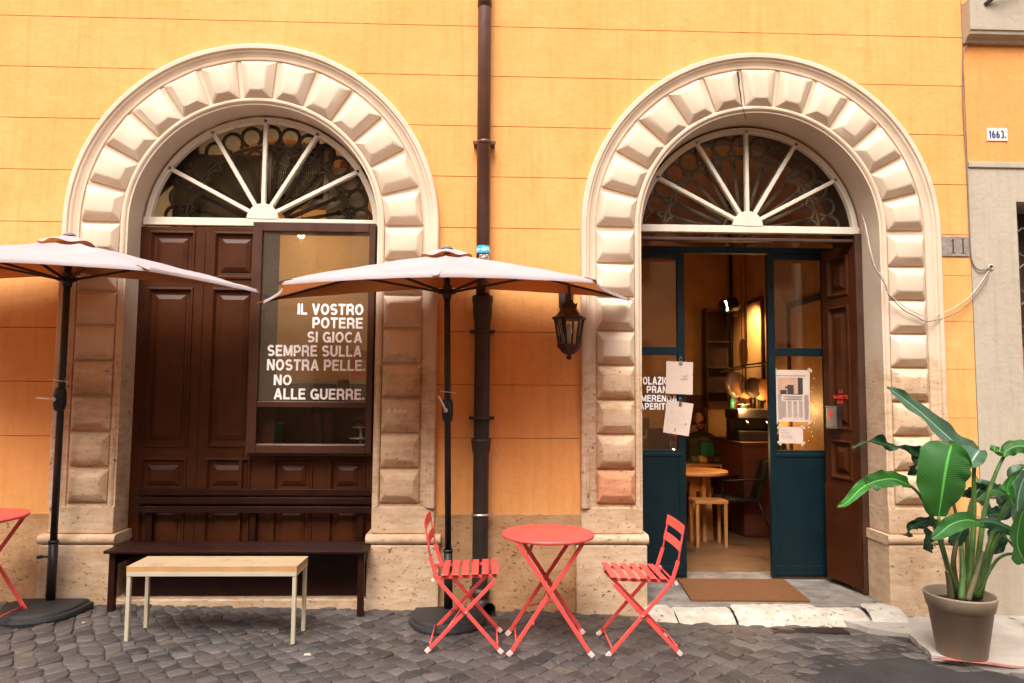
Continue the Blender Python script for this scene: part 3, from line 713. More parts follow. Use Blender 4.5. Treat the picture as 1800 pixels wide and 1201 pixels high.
# teal frame and doors
b = MB(); b.box(1.16, 3.06, YB, YB+.06, 2.85, 2.905); b.box(1.16, 1.20, YB, YB+.06, ZF, 2.85); b.box(3.02, 3.06, YB, YB+.06, ZF, 2.85)
TF = b.build('door_frame', M['blue'], CAFE, .003, 1)
b = MB(); b.box(1.16, 3.06, YB+.03, YB+.034, 2.905, 3.15); b.build('transom_pane', M['glass'], TF)
def glazed(x0, x1, sill):
    b = MB(); s_ = .062; zt = 2.845
    b.box(x0, x0+s_, YB+.002, YB+.052, ZF+.008, zt); b.box(x1-s_, x1, YB+.002, YB+.052, ZF+.008, zt)
    b.box(x0+s_, x1-s_, YB+.003, YB+.051, 2.80, zt); b.box(x0+s_, x1-s_, YB+.003, YB+.051, 1.94, 2.012)
    b.box(x0+s_, x1-s_, YB+.004, YB+.050, ZF+.010, 1.115); b.box(x0+.03, x1-.03, YB-.004, YB+.002, .05, .13); b.box(x0+.035, x1-.035, YB-.004, YB+.004, 1.06, 1.09)
    d = b.build('glazed_door', M['blue'], CAFE, .004, 2)
    for z0, z1 in ((1.115, 1.94), (2.012, 2.80)):
        g = MB(); g.box(x0+s_, x1-s_, YB+.026, YB+.030, z0, z1); g.build('glass_pane', M['glass'], d)
    return d
GD1 = glazed(1.20, 1.712, 0); GD2 = glazed(2.455, 3.015, 0)
GD1['label'] = 'teal glazed door with white lettering on its lower pane'; GD2['label'] = 'teal glazed door with newspaper pages taped inside its glass'
for s_, px in (('COLAZIONE', (1121, 1192, 663, 676)), ('PRANZO', (1137, 1191, 679, 691)), ('MERENDA', (1127, 1190, 695, 706)), ('APERITIVO', (1124, 1191, 709, 720))):
    p = at(px[0], px[3], YB+.024); q = at(px[1], px[2], YB+.024); text('lettering', s_, (p.x, q.x, p.z, q.z), YB+.0245, M['white_vinyl'], GD1)

# ------------------------------------------------------------ rooms behind
b = MB()
def room(x0, x1, y0, y1, z0, z1, floor=True):
    b.add([(x0, y1, z0), (x1, y1, z0), (x1, y1, z1), (x0, y1, z1)], [(0, 1, 2, 3)])
    b.add([(x0, y0, z0), (x0, y1, z0), (x0, y1, z1), (x0, y0, z1)], [(0, 1, 2, 3)])
    b.add([(x1, y0, z0), (x1, y1, z0), (x1, y1, z1), (x1, y0, z1)], [(3, 2, 1, 0)])
room(.45, 3.34, .745, 4.4, ZF-.02, 4.3)
b.build('interior_wall', M['in_wall'], CAFE, recalc=False)
b = MB(); room(-3.5, .40, .745, 2.6, ZF-.02, 4.3); b.build('interior_wall', M['in_wall2'], CAFE, recalc=False)
b = MB(); b.box(-3.5, 3.34, .745, 4.4, 4.3, 4.36); b.build('interior_ceiling', M['in_wall'], CAFE)
def tile_floor():
    k = NT('old_tile_floor'); br = k.n('ShaderNodeTexBrick'); k.l(k.scaled(1, 1, 1), br.inputs[0])
    br.inputs['Scale'].default_value = 5; br.inputs['Color1'].default_value = (.15, .075, .034, 1); br.inputs['Color2'].default_value = (.20, .11, .055, 1); br.inputs['Mortar'].default_value = (.08, .045, .025, 1); br.inputs['Mortar Size'].default_value = .008
    c = k.mix(k.math('MULTIPLY', k.ramp(k.noise(3.5, 3, .5), .58, .66), .8), br.outputs[0], (.045, .022, .012))
    return k.fin(c, .4, k.bump(k.noise(50, 3), .1, .004))
M['tilefloor'] = tile_floor()
b = MB(); b.box(.45, 3.34, 1.0, 4.4, -.1, ZF-.012); b.build('interior_floor', M['tilefloor'], CAFE)
b = MB(); b.box(-3.5, .40, .745, 2.6, -.1, ZF-.01); b.build('interior_floor', M['in_dark'], CAFE)

# ================================================================== BUILDING NEXT DOOR
NB = empty('grey_building', (0, 0, 0), 'neighbouring building at the right edge with grey plaster below orange', 'building')
b = MB(); DX = 4.185                                   # its dark doorway starts here
b.box(XR+.004, DX, -.004, .5, -.4, 3.42); b.box(DX, 9, -.004, .5, 3.15, 3.42); b.box(5.5, 9, -.004, .5, -.4, 3.15)
b.build('grey_wall', M['grey_plaster'], NB)
b = MB(); b.box(XR+.004, 9, -.018, .3, 3.42, 3.465); b.build('string_course', M['grey_plaster'], NB, .006)
b = MB(); b.box(XR+.008, 9, .002, .5, 3.465, 4.44); b.box(XR+.008, 9, .002, .5, 4.78, 9); b.build('orange_wall', M['plaster2'], NB)
b = MB(); b.prism([(.3, 4.44), (-.03, 4.44), (-.05, 4.47), (-.085, 4.485), (-.09, 4.51), (-.10, 4.515), (-.10, 4.77), (.3, 4.77)], 'x', XR+.004, 9); b.build('ledge', M['grey_plaster'], NB, .003)
b = MB(); b.box(DX, 5.5, .36, .4, -.4, 3.15); b.build('door_recess', M['in_dark'], NB)
b = MB(); b.box(DX+.01, 5.49, .12, .16, 2.02, 2.10); b.box(DX+.01, 5.49, .12, .16, .1, .18); b.box(DX+.01, DX+.08, .12, .16, .1, 3.1); 
b.build('door_frame', M['in_dark'], NB, .003)
b = MB(); b.box(DX+.081, 5.4, .14, .15, .2, 2.02); b.build('door_panel', mat('red_door_paint', (.40, .045, .02), .5), NB)
b = MB()
for k in range(5):
    for j in range(3):
        b.tube([(DX+.16+.2*k+.08*math.cos(t*.6), .13, 2.25+.3*j+.12*math.sin(t*.6)) for t in range(11)], .009, 6)
for k in range(6): b.tube([(DX+.1+.2*k, .13, 2.1), (DX+.1+.2*k, .13, 3.15)], .009, 6)
b.build('iron_grille', M['iron'], NB)
b = MB(); b.tube([(3.93, -.10, 4.72), (4.02, -.17, 4.80), (4.20, -.22, 4.95)], .018, 8); b.tube([(4.30, -.10, 4.66), (4.40, -.2, 4.72), (4.6, -.24, 4.9)], .018, 8)
b.build('iron_bracket', M['iron'], NB)

# the house across the narrow street: it shuts off the low sky and shows in the shop glass
OB = empty('opposite_building', (0, -12.5, 0), 'ochre house across the street mirrored in the shop window', 'building')
b = MB(); b.box(-26, 26, -.4, 0, -.6, 10.6); b.build('facade', mat('ochre_facade', (.72, .50, .29), .9, var=.15, vs_=2, bump=.1), OB)
wf = MB(); wf.box(-.55, .55, 0, .05, 0, 1.9); b0 = wf.build('window', M['grey_plaster'], OB); b0.location = (-24, .001, 1.2)
wg = MB(); wg.box(-.45, .45, .05, .06, .1, 1.8); wg0 = wg.build('shutter', M['in_dark'], b0)
for j, z in enumerate((1.2, 4.6, 7.8)):
    for i in range(13):
        if i == 0 and j == 0: continue
        c = copy_tree(b0, OB); c.location = (-24+i*4, .001, z)

# ================================================================== DOWNPIPE, LANTERN, SIGNS, CABLES
PX, PY = -.056, -.085
dp = empty('downpipe', (PX, PY, 0), 'tall brown rainwater downpipe with a black cast iron lower half, between the arches', 'downpipe')
b = MB(); b.tube([(-.012, 0, 9), (-.008, 0, 4.72), (0, 0, 2.28)], .051, 20); b.lathe([(.051, 4.60), (.055, 4.60), (.055, 4.72), (.051, 4.72)], (-.008, 0, 0), 20, cap=False)
b.build('upper_pipe', M['pipe'], dp)
b = MB(); b.lathe([(.060, 2.33), (.078, 2.33), (.080, 2.31), (.078, 2.285), (.074, 2.27), (.073, 2.20), (.062, 2.13), (.058, 2.08), (.058, 1.26), (.074, 1.258), (.076, 1.235), (.070, 1.22), (.070, 1.19), (.062, 1.15), (.058, 1.14), (.058, .12)], (0, 0, 0), 22, cap=False)
lp = b.build('lower_pipe', M['castiron'], dp)
b = MB(); b.lathe([(.058, .17), (.074, .17), (.074, .125), (.066, .10)], (0, 0, 0), 20, cap=False)
b.tube([(0, 0, .12), (.002, -.006, .07), (.016, -.03, .035), (.05, -.075, .02), (.065, -.095, .018)], [.066, .066, .064, .062, .066], 18, False)
b.build('spout', M['castiron'], dp)
for z, r in ((3.52, .051), (2.06, .059), (1.41, .059)):
    b = MB(); m = M['pipe'] if z > 2.4 else M['castiron']
    b.lathe([(r, z-.014), (r+.008, z-.012), (r+.008, z+.012), (r, z+.014)], (0, 0, 0), 20, cap=False)
    for s_ in (-1, 1): b.obox((s_*(r+.002), .0, z), (s_*(r+.036), .0, z), .018, .024)
    b.box(-r-.03, r+.03, .02, -PY, z-.010, z+.010)
    b.build('pipe_clamp', m, dp)
b = MB(); b.lathe([(.059, .688), (.066, .69), (.066, .706), (.059, .708)], (0, 0, 0), 20, cap=False); b.obox((.06, 0, .697), (.09, -.0, .697), .016, .02); b.obox((-.06, 0, .697), (-.085, -.0, .697), .014, .016); b.box(-.05, .05, .03, -PY-.012, .69, .704); b.build('wire_clamp', M['steel'], dp)
def wrap(name, z0, z1, r, a0, a1, m, label=None, cat=None, n=14):
    b = MB(); vs = []
    for k in range(n+1):
        a = R(a0+(a1-a0)*k/n)
        for z in (z0, z1): vs.append((PX+r*math.cos(a), PY+r*math.sin(a), z))
    b.add(vs, [(2*k, 2*k+2, 2*k+3, 2*k+1) for k in range(n)], True)
    o = b.build(name, m, recalc=False)
    return tag(o, label, cat) if label else o
st = wrap('sticker', 2.655, 2.712, .0530, 175, 362, M['teal_sticker'], 'teal sticker with white letters wrapped round the brown downpipe', 'sticker')
V, F = glyphs('ardilly', .8); hi = max(v[0] for v in V)
me = bpy.data.meshes.new('lettering'); me.from_pydata([(PX+.0536*math.cos(R(200+150*v[0]/hi)), PY+.0536*math.sin(R(200+150*v[0]/hi)), 2.672+v[1]*.028) for v in V], [], F); me.materials.append(M['white_vinyl'])
o = bpy.data.objects.new('lettering', me); C.objects.link(o); o.parent = st
s2 = wrap('torn_sticker', 2.575, 2.645, .0525, 235, 335, mat('scuffed_sticker', (.17, .10, .07), .6, wear=.5, wcol=(.75, .62, .5), wscale=60), 'torn scuffed sticker just under the teal one on the downpipe', 'sticker')
s3 = wrap('small_label', 2.35, 2.42, .0525, 290, 345, mat('worn_label', (.42, .33, .32), .6, wear=.5, wcol=(.2, .1, .1), wscale=70), 'small pale label on the downpipe just above its cast iron socket', 'sticker')

# lantern
LX, LY = .585, -.235
la = empty('wall_lantern', (LX, LY, 0), 'rusty six sided wall lantern hanging beside the right arch', 'lantern')
b = MB()
def hexr(r, z): return [(r*math.cos(R(60*k+8)), r*math.sin(R(60*k+8)), z) for k in range(6)]
b.rings([hexr(.001, 2.275), hexr(.03, 2.27), hexr(.045, 2.255), hexr(.058, 2.225), hexr(.098, 2.17), hexr(.128, 2.158), hexr(.128, 2.142), hexr(.10, 2.140)], cap=True)
for k in range(12): b.obox((.050*math.cos(R(30*k)), .050*math.sin(R(30*k)), 2.225), (.058*math.cos(R(30*k)), .058*math.sin(R(30*k)), 2.262), .012, .006)
b.lathe([(.0, 2.345), (.014, 2.335), (.020, 2.315), (.012, 2.30), (.026, 2.285), (.030, 2.27)], (0, 0, 0), 14)
b.build('cap', M['lantern'], la)
b = MB()
for k in range(6):
    a = R(60*k+8); b.obox((.108*math.cos(a), .108*math.sin(a), 2.142), (.078*math.cos(a), .078*math.sin(a), 1.955), .013, .013)
b.build('cage', M['lantern'], la)
b = MB(); b.rings([hexr(.092, 1.957), hexr(.094, 1.945), hexr(.075, 1.925), hexr(.05, 1.895), hexr(.022, 1.882)], cap=True); b.add(hexr(.092, 1.957), [range(6)]); b.lathe([(.0, 1.886), (.012, 1.88), (.022, 1.867), (.018, 1.852), (.0, 1.843)], (0, 0, 0), 12)
b.build('finial', M['lantern'], la)
b = MB()
for k in range(6):
    a0, a1 = R(60*k+8), R(60*k+68); e = .985
    b.add([(.107*e*math.cos(a0), .107*e*math.sin(a0), 2.141), (.107*e*math.cos(a1), .107*e*math.sin(a1), 2.141), (.077*e*math.cos(a1), .077*e*math.sin(a1), 1.957), (.077*e*math.cos(a0), .077*e*math.sin(a0), 1.957)], [(0, 1, 2, 3)])
b.build('glass_pane', M['glass'], la, recalc=False)
b = MB(); b.lathe([(.012, 1.96), (.014, 2.02), (.016, 2.03), (.024, 2.05), (.022, 2.08), (.012, 2.105), (.0, 2.112)], (0, 0, 0), 14); b.build('bulb', mat('unlit_bulb', (.62, .55, .47), .2, bump=0), la)
b = MB(); b.tube([(0, 0, 2.33), (0, .0, 2.40), (0, .03, 2.43), (0, .10, 2.42), (0, .16, 2.36), (0, .20, 2.30)], .012, 8)
b.tube([(0, .02, 2.345), (0, .06, 2.36), (0, .075, 2.33), (0, .05, 2.31), (0, .03, 2.325)], .007, 6)
b.prism([(-.055, 2.43), (.055, 2.43), (.055, 2.27), (.03, 2.22), (-.03, 2.22), (-.055, 2.27)], 'y', .205, .234)
b.build('bracket', M['castiron'], la, .002, 1)

# house numbers
p, q = at(1735, 248, -.0), at(1770, 226, 0)
b = MB(); b.box(p.x, q.x, -.006, .004, p.z, q.z); nt_ = tag(b.build('number_tile', M['tile'], None, .003), 'white tile with blue number 1663 set in the orange wall', 'number tile')
text('lettering', '1663.', (p.x+.012, q.x-.014, p.z+.022, q.z-.022), -.0064, M['blue_ink'], nt_, 1.15)
b = MB(); b.box(3.548, 3.786, -.010, .004, 2.70, 2.862); pq = tag(b.build('number_plaque', M['plaque'], None, .004), 'grey marble plaque carved with a worn 11 beside the arch', 'number plaque')
b = MB()
for x in (3.655, 3.735):
    b.box(x-.006, x+.006, -.0108, -.009, 2.725, 2.84); b.box(x-.018, x+.018, -.0106, -.009, 2.722, 2.729)
b.box(3.72, 3.75, -.0106, -.009, 2.835, 2.842); b.obox((3.640, -.0101, 2.815), (3.655, -.0101, 2.835), .006, .001, (0, 1, 0)); b.build('lettering', M['darkink'], pq)
# faint chalk letters on a boss of the left arch
p, q = at(680, 726, -.086), at(714, 717, -.086)
text('lettering', 'a bea', (p.x, q.x, p.z, q.z+.01), -.0865+.0135, M['faint_chalk'], CAFE, .6)

# cables
def cable(name, pts, r, m, label):
    P = [Vector(p) for p in pts]; out = []
    for i in range(len(P)-1):
        a = P[max(i-1, 0)]; b_ = P[i]; c = P[i+1]; d = P[min(i+2, len(P)-1)]
        for k in range(6):
            t = k/6; out.append(.5*((2*b_)+(c-a)*t+(2*a-5*b_+4*c-d)*t*t+(3*b_-a-3*c+d)*t**3))
    out.append(P[-1]); b = MB(); b.tube(out, r, 6); return tag(b.build(name, m), label, 'cable')
def ats(l): return [at(*p) for p in l]
cable('corner_cable', ats([(1800, 76, -.014), (1740, 72, -.014), (1712, 73, -.014), (1698, 82, -.014), (1693, 110, -.012), (1694, 200, -.012), (1700, 300, -.012), (1703, 370, -.012), (1706, 440, -.012), (1710, 462, -.012), (1720, 474, -.02), (1733, 474, -.02), (1741, 470, -.005)]), .0058, M['cable'], 'thin grey cable running down the seam between the two buildings')
cable('drooping_cable', ats([(1512, 376, .22), (1519, 392, .05), (1526, 430, -.05), (1535, 466, -.10), (1556, 500, -.11), (1563, 520, -.11), (1590, 546, -.11), (1610, 556, -.10), (1628, 565, -.09), (1660, 559, -.06), (1690, 545, -.04), (1710, 525, -.03), (1729, 500, -.03), (1737, 485, -.02), (1741, 472, -.004)]), .0042, M['cable'], 'dark drooping cable, the lower of two strung from fanlight to hole')
cable('drooping_cable', ats([(1513, 374, .22), (1521, 395, .05), (1530, 440, -.06), (1540, 474, -.10), (1553, 488, -.11), (1557, 510, -.11), (1575, 528, -.12), (1600, 545, -.11), (1625, 555, -.10), (1655, 551, -.06), (1685, 536, -.04), (1706, 520, -.03), (1722, 500, -.03), (1733, 484, -.02), (1740, 471, -.004)]), .0036, M['cablew'], 'pale drooping cable, the upper of two strung from fanlight to hole')
b = MB(); h = at(1741, 470, -.006); b.lathe([(.012, -.0), (.02, -.002), (.024, .004), (.018, .008)], (0, 0, 0), 16, cap=False); g_ = b.build('cable_grommet', M['white_wood'], NB); g_.location = (h.x, -.009, h.z); g_.rotation_euler = (R(90), 0, 0)
b = MB(); b.lathe([(.0, 0), (.018, 0)], (0, 0, 0), 16, cap=False); g2 = b.build('cable_hole', M['black'], NB); g2.location = (h.x, -.007, h.z); g2.rotation_euler = (R(90), 0, 0)

# ================================================================== HALF PARASOLS
def parasol(name, x, y, zg, hub, roll, label):
    g = zg; root = empty(name, (x, y, g), label, 'parasol', 'half parasols against the wall', (0, roll, 0))
    HT = 2.30; top = HT+.335
    tips = [Vector((-1.37, .06, HT)), Vector((-.98, -.86, HT+.0)), Vector((0, -1.13, HT)), Vector((.98, -.86, HT)), Vector((1.37, .06, HT)), Vector((0, .13, HT+.10))]
    apex = Vector((0, 0, top)); b = MB(); NU, NV = 20, 22
    for i in range(6):
        a, c = tips[i], tips[(i+1) % 6]; rear = i >= 4
        vs = []; fs = []
        for u in range(NU+1):
            s_ = u/NU; bow = 4*s_*(1-s_)
            for v in range(NV+1):
                t = .03+.97*v/NV
                hem = a.lerp(c, s_); hem = hem+(apex-hem)*(.055*bow if not rear else .02*bow)
                p = apex.lerp(hem, t); p.z += .008*math.sin(math.pi*t) - .045*bow*t*(1-t)*2
                p.z += (.007*noise.noise(Vector((p.x*5+x*3, p.y*5, 2)))+.004*noise.noise(Vector((p.x*16+x, p.y*13, 7))))*min(1, 4*(1-t)+.35)
                if v == NV and not rear: p.z -= .004
                vs.append(p)
        w = NV+1
        for u in range(NU):
            for v in range(NV): fs.append((u*w+v, (u+1)*w+v, (u+1)*w+v+1, u*w+v+1))
        b.add(vs, fs, True)
        if not rear:                                     # narrow turned-down hem
            hv = []
            for u in range(NU+1):
                p = Vector(vs[u*w+NV]); q = p.copy(); q.z -= .022; hv += [p, q]
            b.add(hv, [(2*k, 2*k+2, 2*k+3, 2*k+1) for k in range(NU)], True)
    for i in (0, 1, 2, 3, 4):                            # pointed pockets over the rib ends
        d = (tips[i]-apex).normalized(); n_ = Vector((-d.y, d.x, 0)).normalized(); p = tips[i]
        q_ = [p-d*.08+n_*.035, p-d*.08-n_*.035, p+d*.045-n_*.012-Vector((0, 0, .012)), p+d*.045+n_*.012-Vector((0, 0, .012))]
        if (q_[1]-q_[0]).cross(q_[2]-q_[0]).z > 0: q_.reverse()
        b.add([v+Vector((0, 0, .003)) for v in q_], [(0, 1, 2, 3)])
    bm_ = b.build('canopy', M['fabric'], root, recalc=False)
    me = bm_.data; bmm = bmesh.new(); bmm.from_mesh(me); bmesh.ops.remove_doubles(bmm, verts=bmm.verts, dist=.0012); bmm.to_mesh(me); bmm.free()
    # wind vent over the crown
    b = MB(); n = 48; loops = []
    for rr, z in ((.018, top+.030), (.07, top+.022), (.13, top-.004), (.19, top-.038)):
        l = []
        for k in range(n):
            a = 2*math.pi*k/n; wv = max(0, math.cos(a*6))**1.0; r2 = rr*(1-.06*wv)
            x_, y_ = r2*math.cos(a), r2*math.sin(a)*(1 if math.sin(a) < 0 else .55)
            l.append((x_*1.05, y_, z+(rr/.2)**2*(.022*(math.cos(a*6+math.pi)*.5+.5))))
        loops.append(l)
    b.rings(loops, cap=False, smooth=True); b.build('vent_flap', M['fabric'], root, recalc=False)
    b = MB(); b.lathe([(.0, top+.062), (.024, top+.056), (.042, top+.044), (.046, top+.034), (.02, top+.03)], n=18); b.build('finial', mat('grey_plastic', (.16, .15, .16), .5, bump=0) if 'grey_plastic' not in M else M['grey_plastic'], root)
    b = MB(); b.tube([(0, 0, .4), (0, 0, top)], .0235, 16); b.tube([(0, 0, .05), (0, 0, .46)], .031, 16); b.tube([(0, 0, .455), (0, 0, .475)], .034, 16)
    b.tube([(-.03, 0, .36), (-.075, -.01, .36)], .006, 6); b.lathe([(.0, -.01), (.02, -.008), (.02, .008), (.0, .01)], (-.085, -.012, .36), 10)
    b.build('pole', M['black'], root)
    b = MB(); hz = hub; b.lathe([(.030, hz-.05), (.034, hz-.02), (.040, hz-.015), (.044, hz+.012), (.036, hz+.02), (.034, hz+.05)], n=16, cap=False)
    for i in range(5):
        d = (tips[i]-apex); d.z = 0; d.normalize(); b.obox(d*.03+Vector((0, 0, hz)), d*.062+Vector((0, 0, hz+.006)), .026, .03)
    b.build('hub', M['black'], root)
    for i in range(5):
        b = MB(); e = tips[i]; mids = [apex.lerp(e, t)+Vector((0, 0, .008*math.sin(math.pi*t)-.014)) for t in (.04, .25, .5, .75, .985)]
        b.tube(mids, .008, 6); rb = b.build('rib', M['black'], root)
        d = (e-apex).copy(); d.z = 0; d.normalize(); j = apex.lerp(e, .48)+Vector((0, 0, -.008))
        b = MB(); b.obox(d*.05+Vector((0, 0, hz+.003)), j, .013, .017); b.build('strut', M['black'], rb)
    # winding gear
    b = MB(); zc = 1.475; b.rings([[(.034*math.cos(t), -.012+.05*math.sin(t)*1.0, zc+h) if False else (s1*math.cos(t), -.014+s2*math.sin(t), zc+h) for t in [2*math.pi*k/16 for k in range(16)]] for s1, s2, h in ((.024, .026, -.085), (.036, .040, -.070), (.041, .048, -.035), (.041, .048, .035), (.036, .040, .070), (.024, .026, .085))], smooth=True)
    cb = b.build('crank_box', M['black'], root)
    b = MB(); b.lathe([(.014, 0), (.017, .012), (.010, .02)], (0, 0, 0), 12)
    b.tube([(0, 0, .012), (.05, .0, .016), (.10, .002, .02), (.118, .003, .02)], [.010, .008, .006, .005], 8)
    h = b.build('crank_handle', M['pewter'], cb); h.location = (-.008, -.062, zc); h.rotation_euler = (R(90), 0, 0)
    b = MB(); b.tube([(-.05, -.03, 1.615), (.06, -.03, 1.60)], .0035, 6); b.tube([(.0, -.028, 1.607), (.035, .01, 1.625)], .003, 6); b.build('locking_pin', M['pewter'], root)
    # D-shaped weight with a stepped rim
    def D(r, yb, z): 
        l = []
        for k in range(33):
            a = -math.pi*(k/32)-0; l.append((r*math.cos(a)*.94, -.10+r*1.02*math.sin(a), z))
        return l+[(-r*.94, yb, z), (r*.94, yb, z)]
    b = MB(); b.rings([D(.285, .055, -.02), D(.290, .06, .012), D(.285, .058, .030), D(.262, .05, .036), D(.258, .048, .048), D(.245, .045, .056), D(.10, .03, .062)]); b.build('weight', M['basecon'], root, recalc=True)
    return root, h
M['grey_plastic'] = mat('grey_plastic', (.16, .15, .16), .5, bump=0)
U1, h1 = parasol('half_parasol', -3.09, -.19, gz(-3.09)+.005, 2.345, R(.0), 'cream half parasol at the left edge, in front of the left arch')
U2, h2 = parasol('half_parasol', -.278, -.20, gz(-.278)+.005, 2.345, R(-1.0), 'cream half parasol in the middle, between the two arches')
h1.rotation_euler = (R(90), R(186), 0); h2.rotation_euler = (R(90), R(245), 0)

# ================================================================== FURNITURE ON THE STREET
def chair(x, y, face, label):
    root = empty('folding_chair', (x, y, gz(x)+.006), label, 'chair', 'red folding bistro chairs'); s = face; Wd = .195
    def pA(z):                                           # rear upright: backrest top down to the front foot
        P = [(-.262, .815), (-.225, .62), (-.178, .47), (-.10, .375), (.228, .008)]
        for (x0, z0), (x1, z1) in zip(P, P[1:]):
            if z1 <= z <= z0: return x0+(x1-x0)*(z-z0)/(z1-z0)
        return P[-1][0]
    for sy in (-1, 1):
        b = MB(); pts = [(-.178, .47), (-.152, .425), (-.10, .37), (.228, .008)]
        for (x0, z0), (x1, z1) in zip(pts, pts[1:]): b.obox((s*x0, sy*Wd, z0), (s*x1, sy*Wd, z1), .009, .024, (s*.75, 0, .66))
        b.obox((s*-.215, sy*Wd, .585), (s*-.178, sy*Wd, .472), .009, .024, (s, 0, .2)); b.tube([(s*-.215, sy*Wd, .58), (s*-.255, sy*(Wd-.004), .80)], .0065, 8)
        leg = b.build('leg', M['red'], root, .002, 1)
        b = MB(); b.obox((s*.214, sy*Wd, .024), (s*.240, sy*Wd, .0), .014, .028, (s*.75, 0, .66)); b.build('foot_cap', M['rubber'], leg, .003, 1)
        b = MB(); W2 = Wd-.022; b.obox((s*.19, sy*W2, .435), (s*-.225, sy*W2, .008), .009, .024, (s*-.72, 0, .7)); leg = b.build('leg', M['red'], root, .002, 1)
        b = MB(); b.obox((s*-.212, sy*W2, .024), (s*-.236, sy*W2, .0), .014, .028, (s*-.72, 0, .7)); b.build('foot_cap', M['rubber'], leg, .003, 1)
        b = MB(); b.lathe([(.008, -.006), (.010, 0), (.006, .006)], (0, 0, 0), 8); o = b.build('rivet', M['steel'], leg); o.location = (s*.012, sy*(Wd+.006), .243); o.rotation_euler = (R(90), 0, 0)
    b = MB()
    for xx in (.208, -.21): b.tube([(s*xx, -Wd+.02*(xx < 0), .055 if xx > 0 else .05), (s*xx*.98, Wd-.02*(xx < 0), .055 if xx > 0 else .05)], .0055, 6)
    b.tube([(s*-.10, -Wd+.022, .15), (s*.05, Wd-.022, .27)], .004, 6); b.tube([(s*-.10, Wd-.022, .15), (s*.05, -Wd+.022, .27)], .004, 6)
    b.build('stretcher', M['red'], root)
    b = MB()
    for sy in (-1, 1): b.obox((s*-.20, sy*(Wd-.035), .448), (s*.20, sy*(Wd-.035), .462), .008, .018)
    b.tube([(s*-.195, -Wd-.012, .45), (s*-.195, Wd+.012, .45)], .006, 6)
    sf = b.build('seat_frame', M['red'], root)
    for sy in (-1, 1): 
        b = MB(); b.lathe([(.010, -.01), (.011, .01)], (0, 0, 0), 8); o = b.build('pin_cap', M['rubber'], sf); o.location = (s*-.195, sy*(Wd+.018), .45); o.rotation_euler = (R(90), 0, 0)
    for k in range(6):
        xx = -.125+.063*k; z = .462+.014*(xx+.2)/.4; b = MB(); b.box(-.0215, .0215, -Wd+.004, Wd-.004, -.002, .004); o = b.build('seat_slat', M['red'], root, .0018, 1); o.location = (s*xx, 0, z+.006); o.rotation_euler = (0, -s*R(2), 0)
    for z0, h in ((.742, .062), (.640, .055)):
        xx = -.226-(z0+h/2-.62)*.19; b = MB(); n = 8; vs = []
        for k in range(n+1):
            yy = -Wd-.012+(2*Wd+.024)*k/n; bow = -.010*(1-(2*k/n-1)**2)
            for xo, zz in ((0, -h/2), (0, h/2), (.005, h/2), (.005, -h/2)): vs.append((s*(xx-.19*zz+bow+xo+.006), yy, z0+h/2+zz))
        fs = [(4*k+j, 4*k+(j+1) % 4, 4*k+4+(j+1) % 4, 4*k+4+j) for k in range(n) for j in range(4)]+[(0, 1, 2, 3), (4*n+3, 4*n+2, 4*n+1, 4*n)]
        b.add(vs, fs); b.build('back_slat', M['red'], root, .0015, 1)
    return root
chair(-.142, -.715, 1, 'red folding chair left of its table, in front of the parasol pole')
chair(.985, -.715, -1, 'red folding chair right of its table, beside the cafe doorway')
def table(x, y, label, g=None):
    root = empty('bistro_table', (x, y, gz(x)+.006 if g is None else g), label, 'table', 'round red bistro tables'); b = MB()
    b.lathe([(.0, .694), (.285, .694), (.296, .692), (.300, .696), (.301, .704), (.298, .711), (.290, .713), (.0, .714)], n=64, cap=False); b.build('table_top', M['red'], root)
    for sy, W2 in ((-1, .21), (1, .21)):
        for s in (-1, 1):
            w = W2 if s > 0 else W2-.025; b = MB(); b.obox((s*-.205, sy*w, .685), (s*.252, sy*w, .008), .010, .026, (s*.7, 0, .7)); lg = b.build('leg', M['red'], root, .002, 1)
            b = MB(); b.obox((s*.238, sy*w, .026), (s*.264, sy*w, 0), .015, .030, (s*.7, 0, .7)); b.build('foot_cap', M['rubber'], lg, .003, 1)
    def rod(kind, p, q, r):
        b = MB()
        if kind: b.obox(p, q, *r)
        else: b.tube([p, q], r, 6)
        b.build('stretcher', M['red'], root)
    for s in (-1, 1):
        w = .21 if s > 0 else .185; rod(0, (s*.21, -w, .07), (s*.21, w, .07), .0055); rod(1, (s*-.2, -w, .68), (s*-.2, w, .68), (.02, .012))
    rod(0, (.02, -.2, .33), (-.11, .2, .19), .0045); rod(0, (-.11, -.2, .19), (.02, .2, .33), .0045); rod(1, (-.02, -.2, .39), (-.02, .2, .39), (.008, .02)); return root
table(.393, -.735, 'round red folding table standing between two red chairs')
table(-3.36, -.60, 'round red table cut off by the left edge of the photo')
b = MB(); b.obox((.28, -.50, .50), (.315, -.505, .60), .022, .003, (0, 1, 0)); tag(b.build('paper_tag', M['paper']), 'white paper tag tied under the red table', 'tag')

# white-topped bench
bx0, bx1, by0, by1, BT = -2.265, -1.203, -.815, -.535, .497
wb = empty('white_bench', ((bx0+bx1)/2, (by0+by1)/2, gz(-1.73)+.005), 'pale backless bench with thin cream legs in front of the brown bench', 'bench'); wz = BT-wb.location.z; hx, hy = (bx1-bx0)/2, (by1-by0)/2
b = MB(); b.box(-hx, hx, -hy, hy, wz-.003, wz); b.build('seat_top', M['ply'], wb, .001, 1)
b = MB(); b.box(-hx+.0015, hx-.0015, -hy+.0015, hy-.0015, wz-.034, wz-.003); b.build('seat_edge', M['plyedge'], wb, .001, 1)
b = MB()
for sy in (-1, 1): b.box(-hx+.002, hx-.002, sy*(hy-.012)-.011, sy*(hy-.012)+.011, wz-.062, wz-.034)
for sx in (-1, 1): b.box(sx*(hx-.013)-.011, sx*(hx-.013)+.011, -hy+.023, hy-.023, wz-.062, wz-.034)
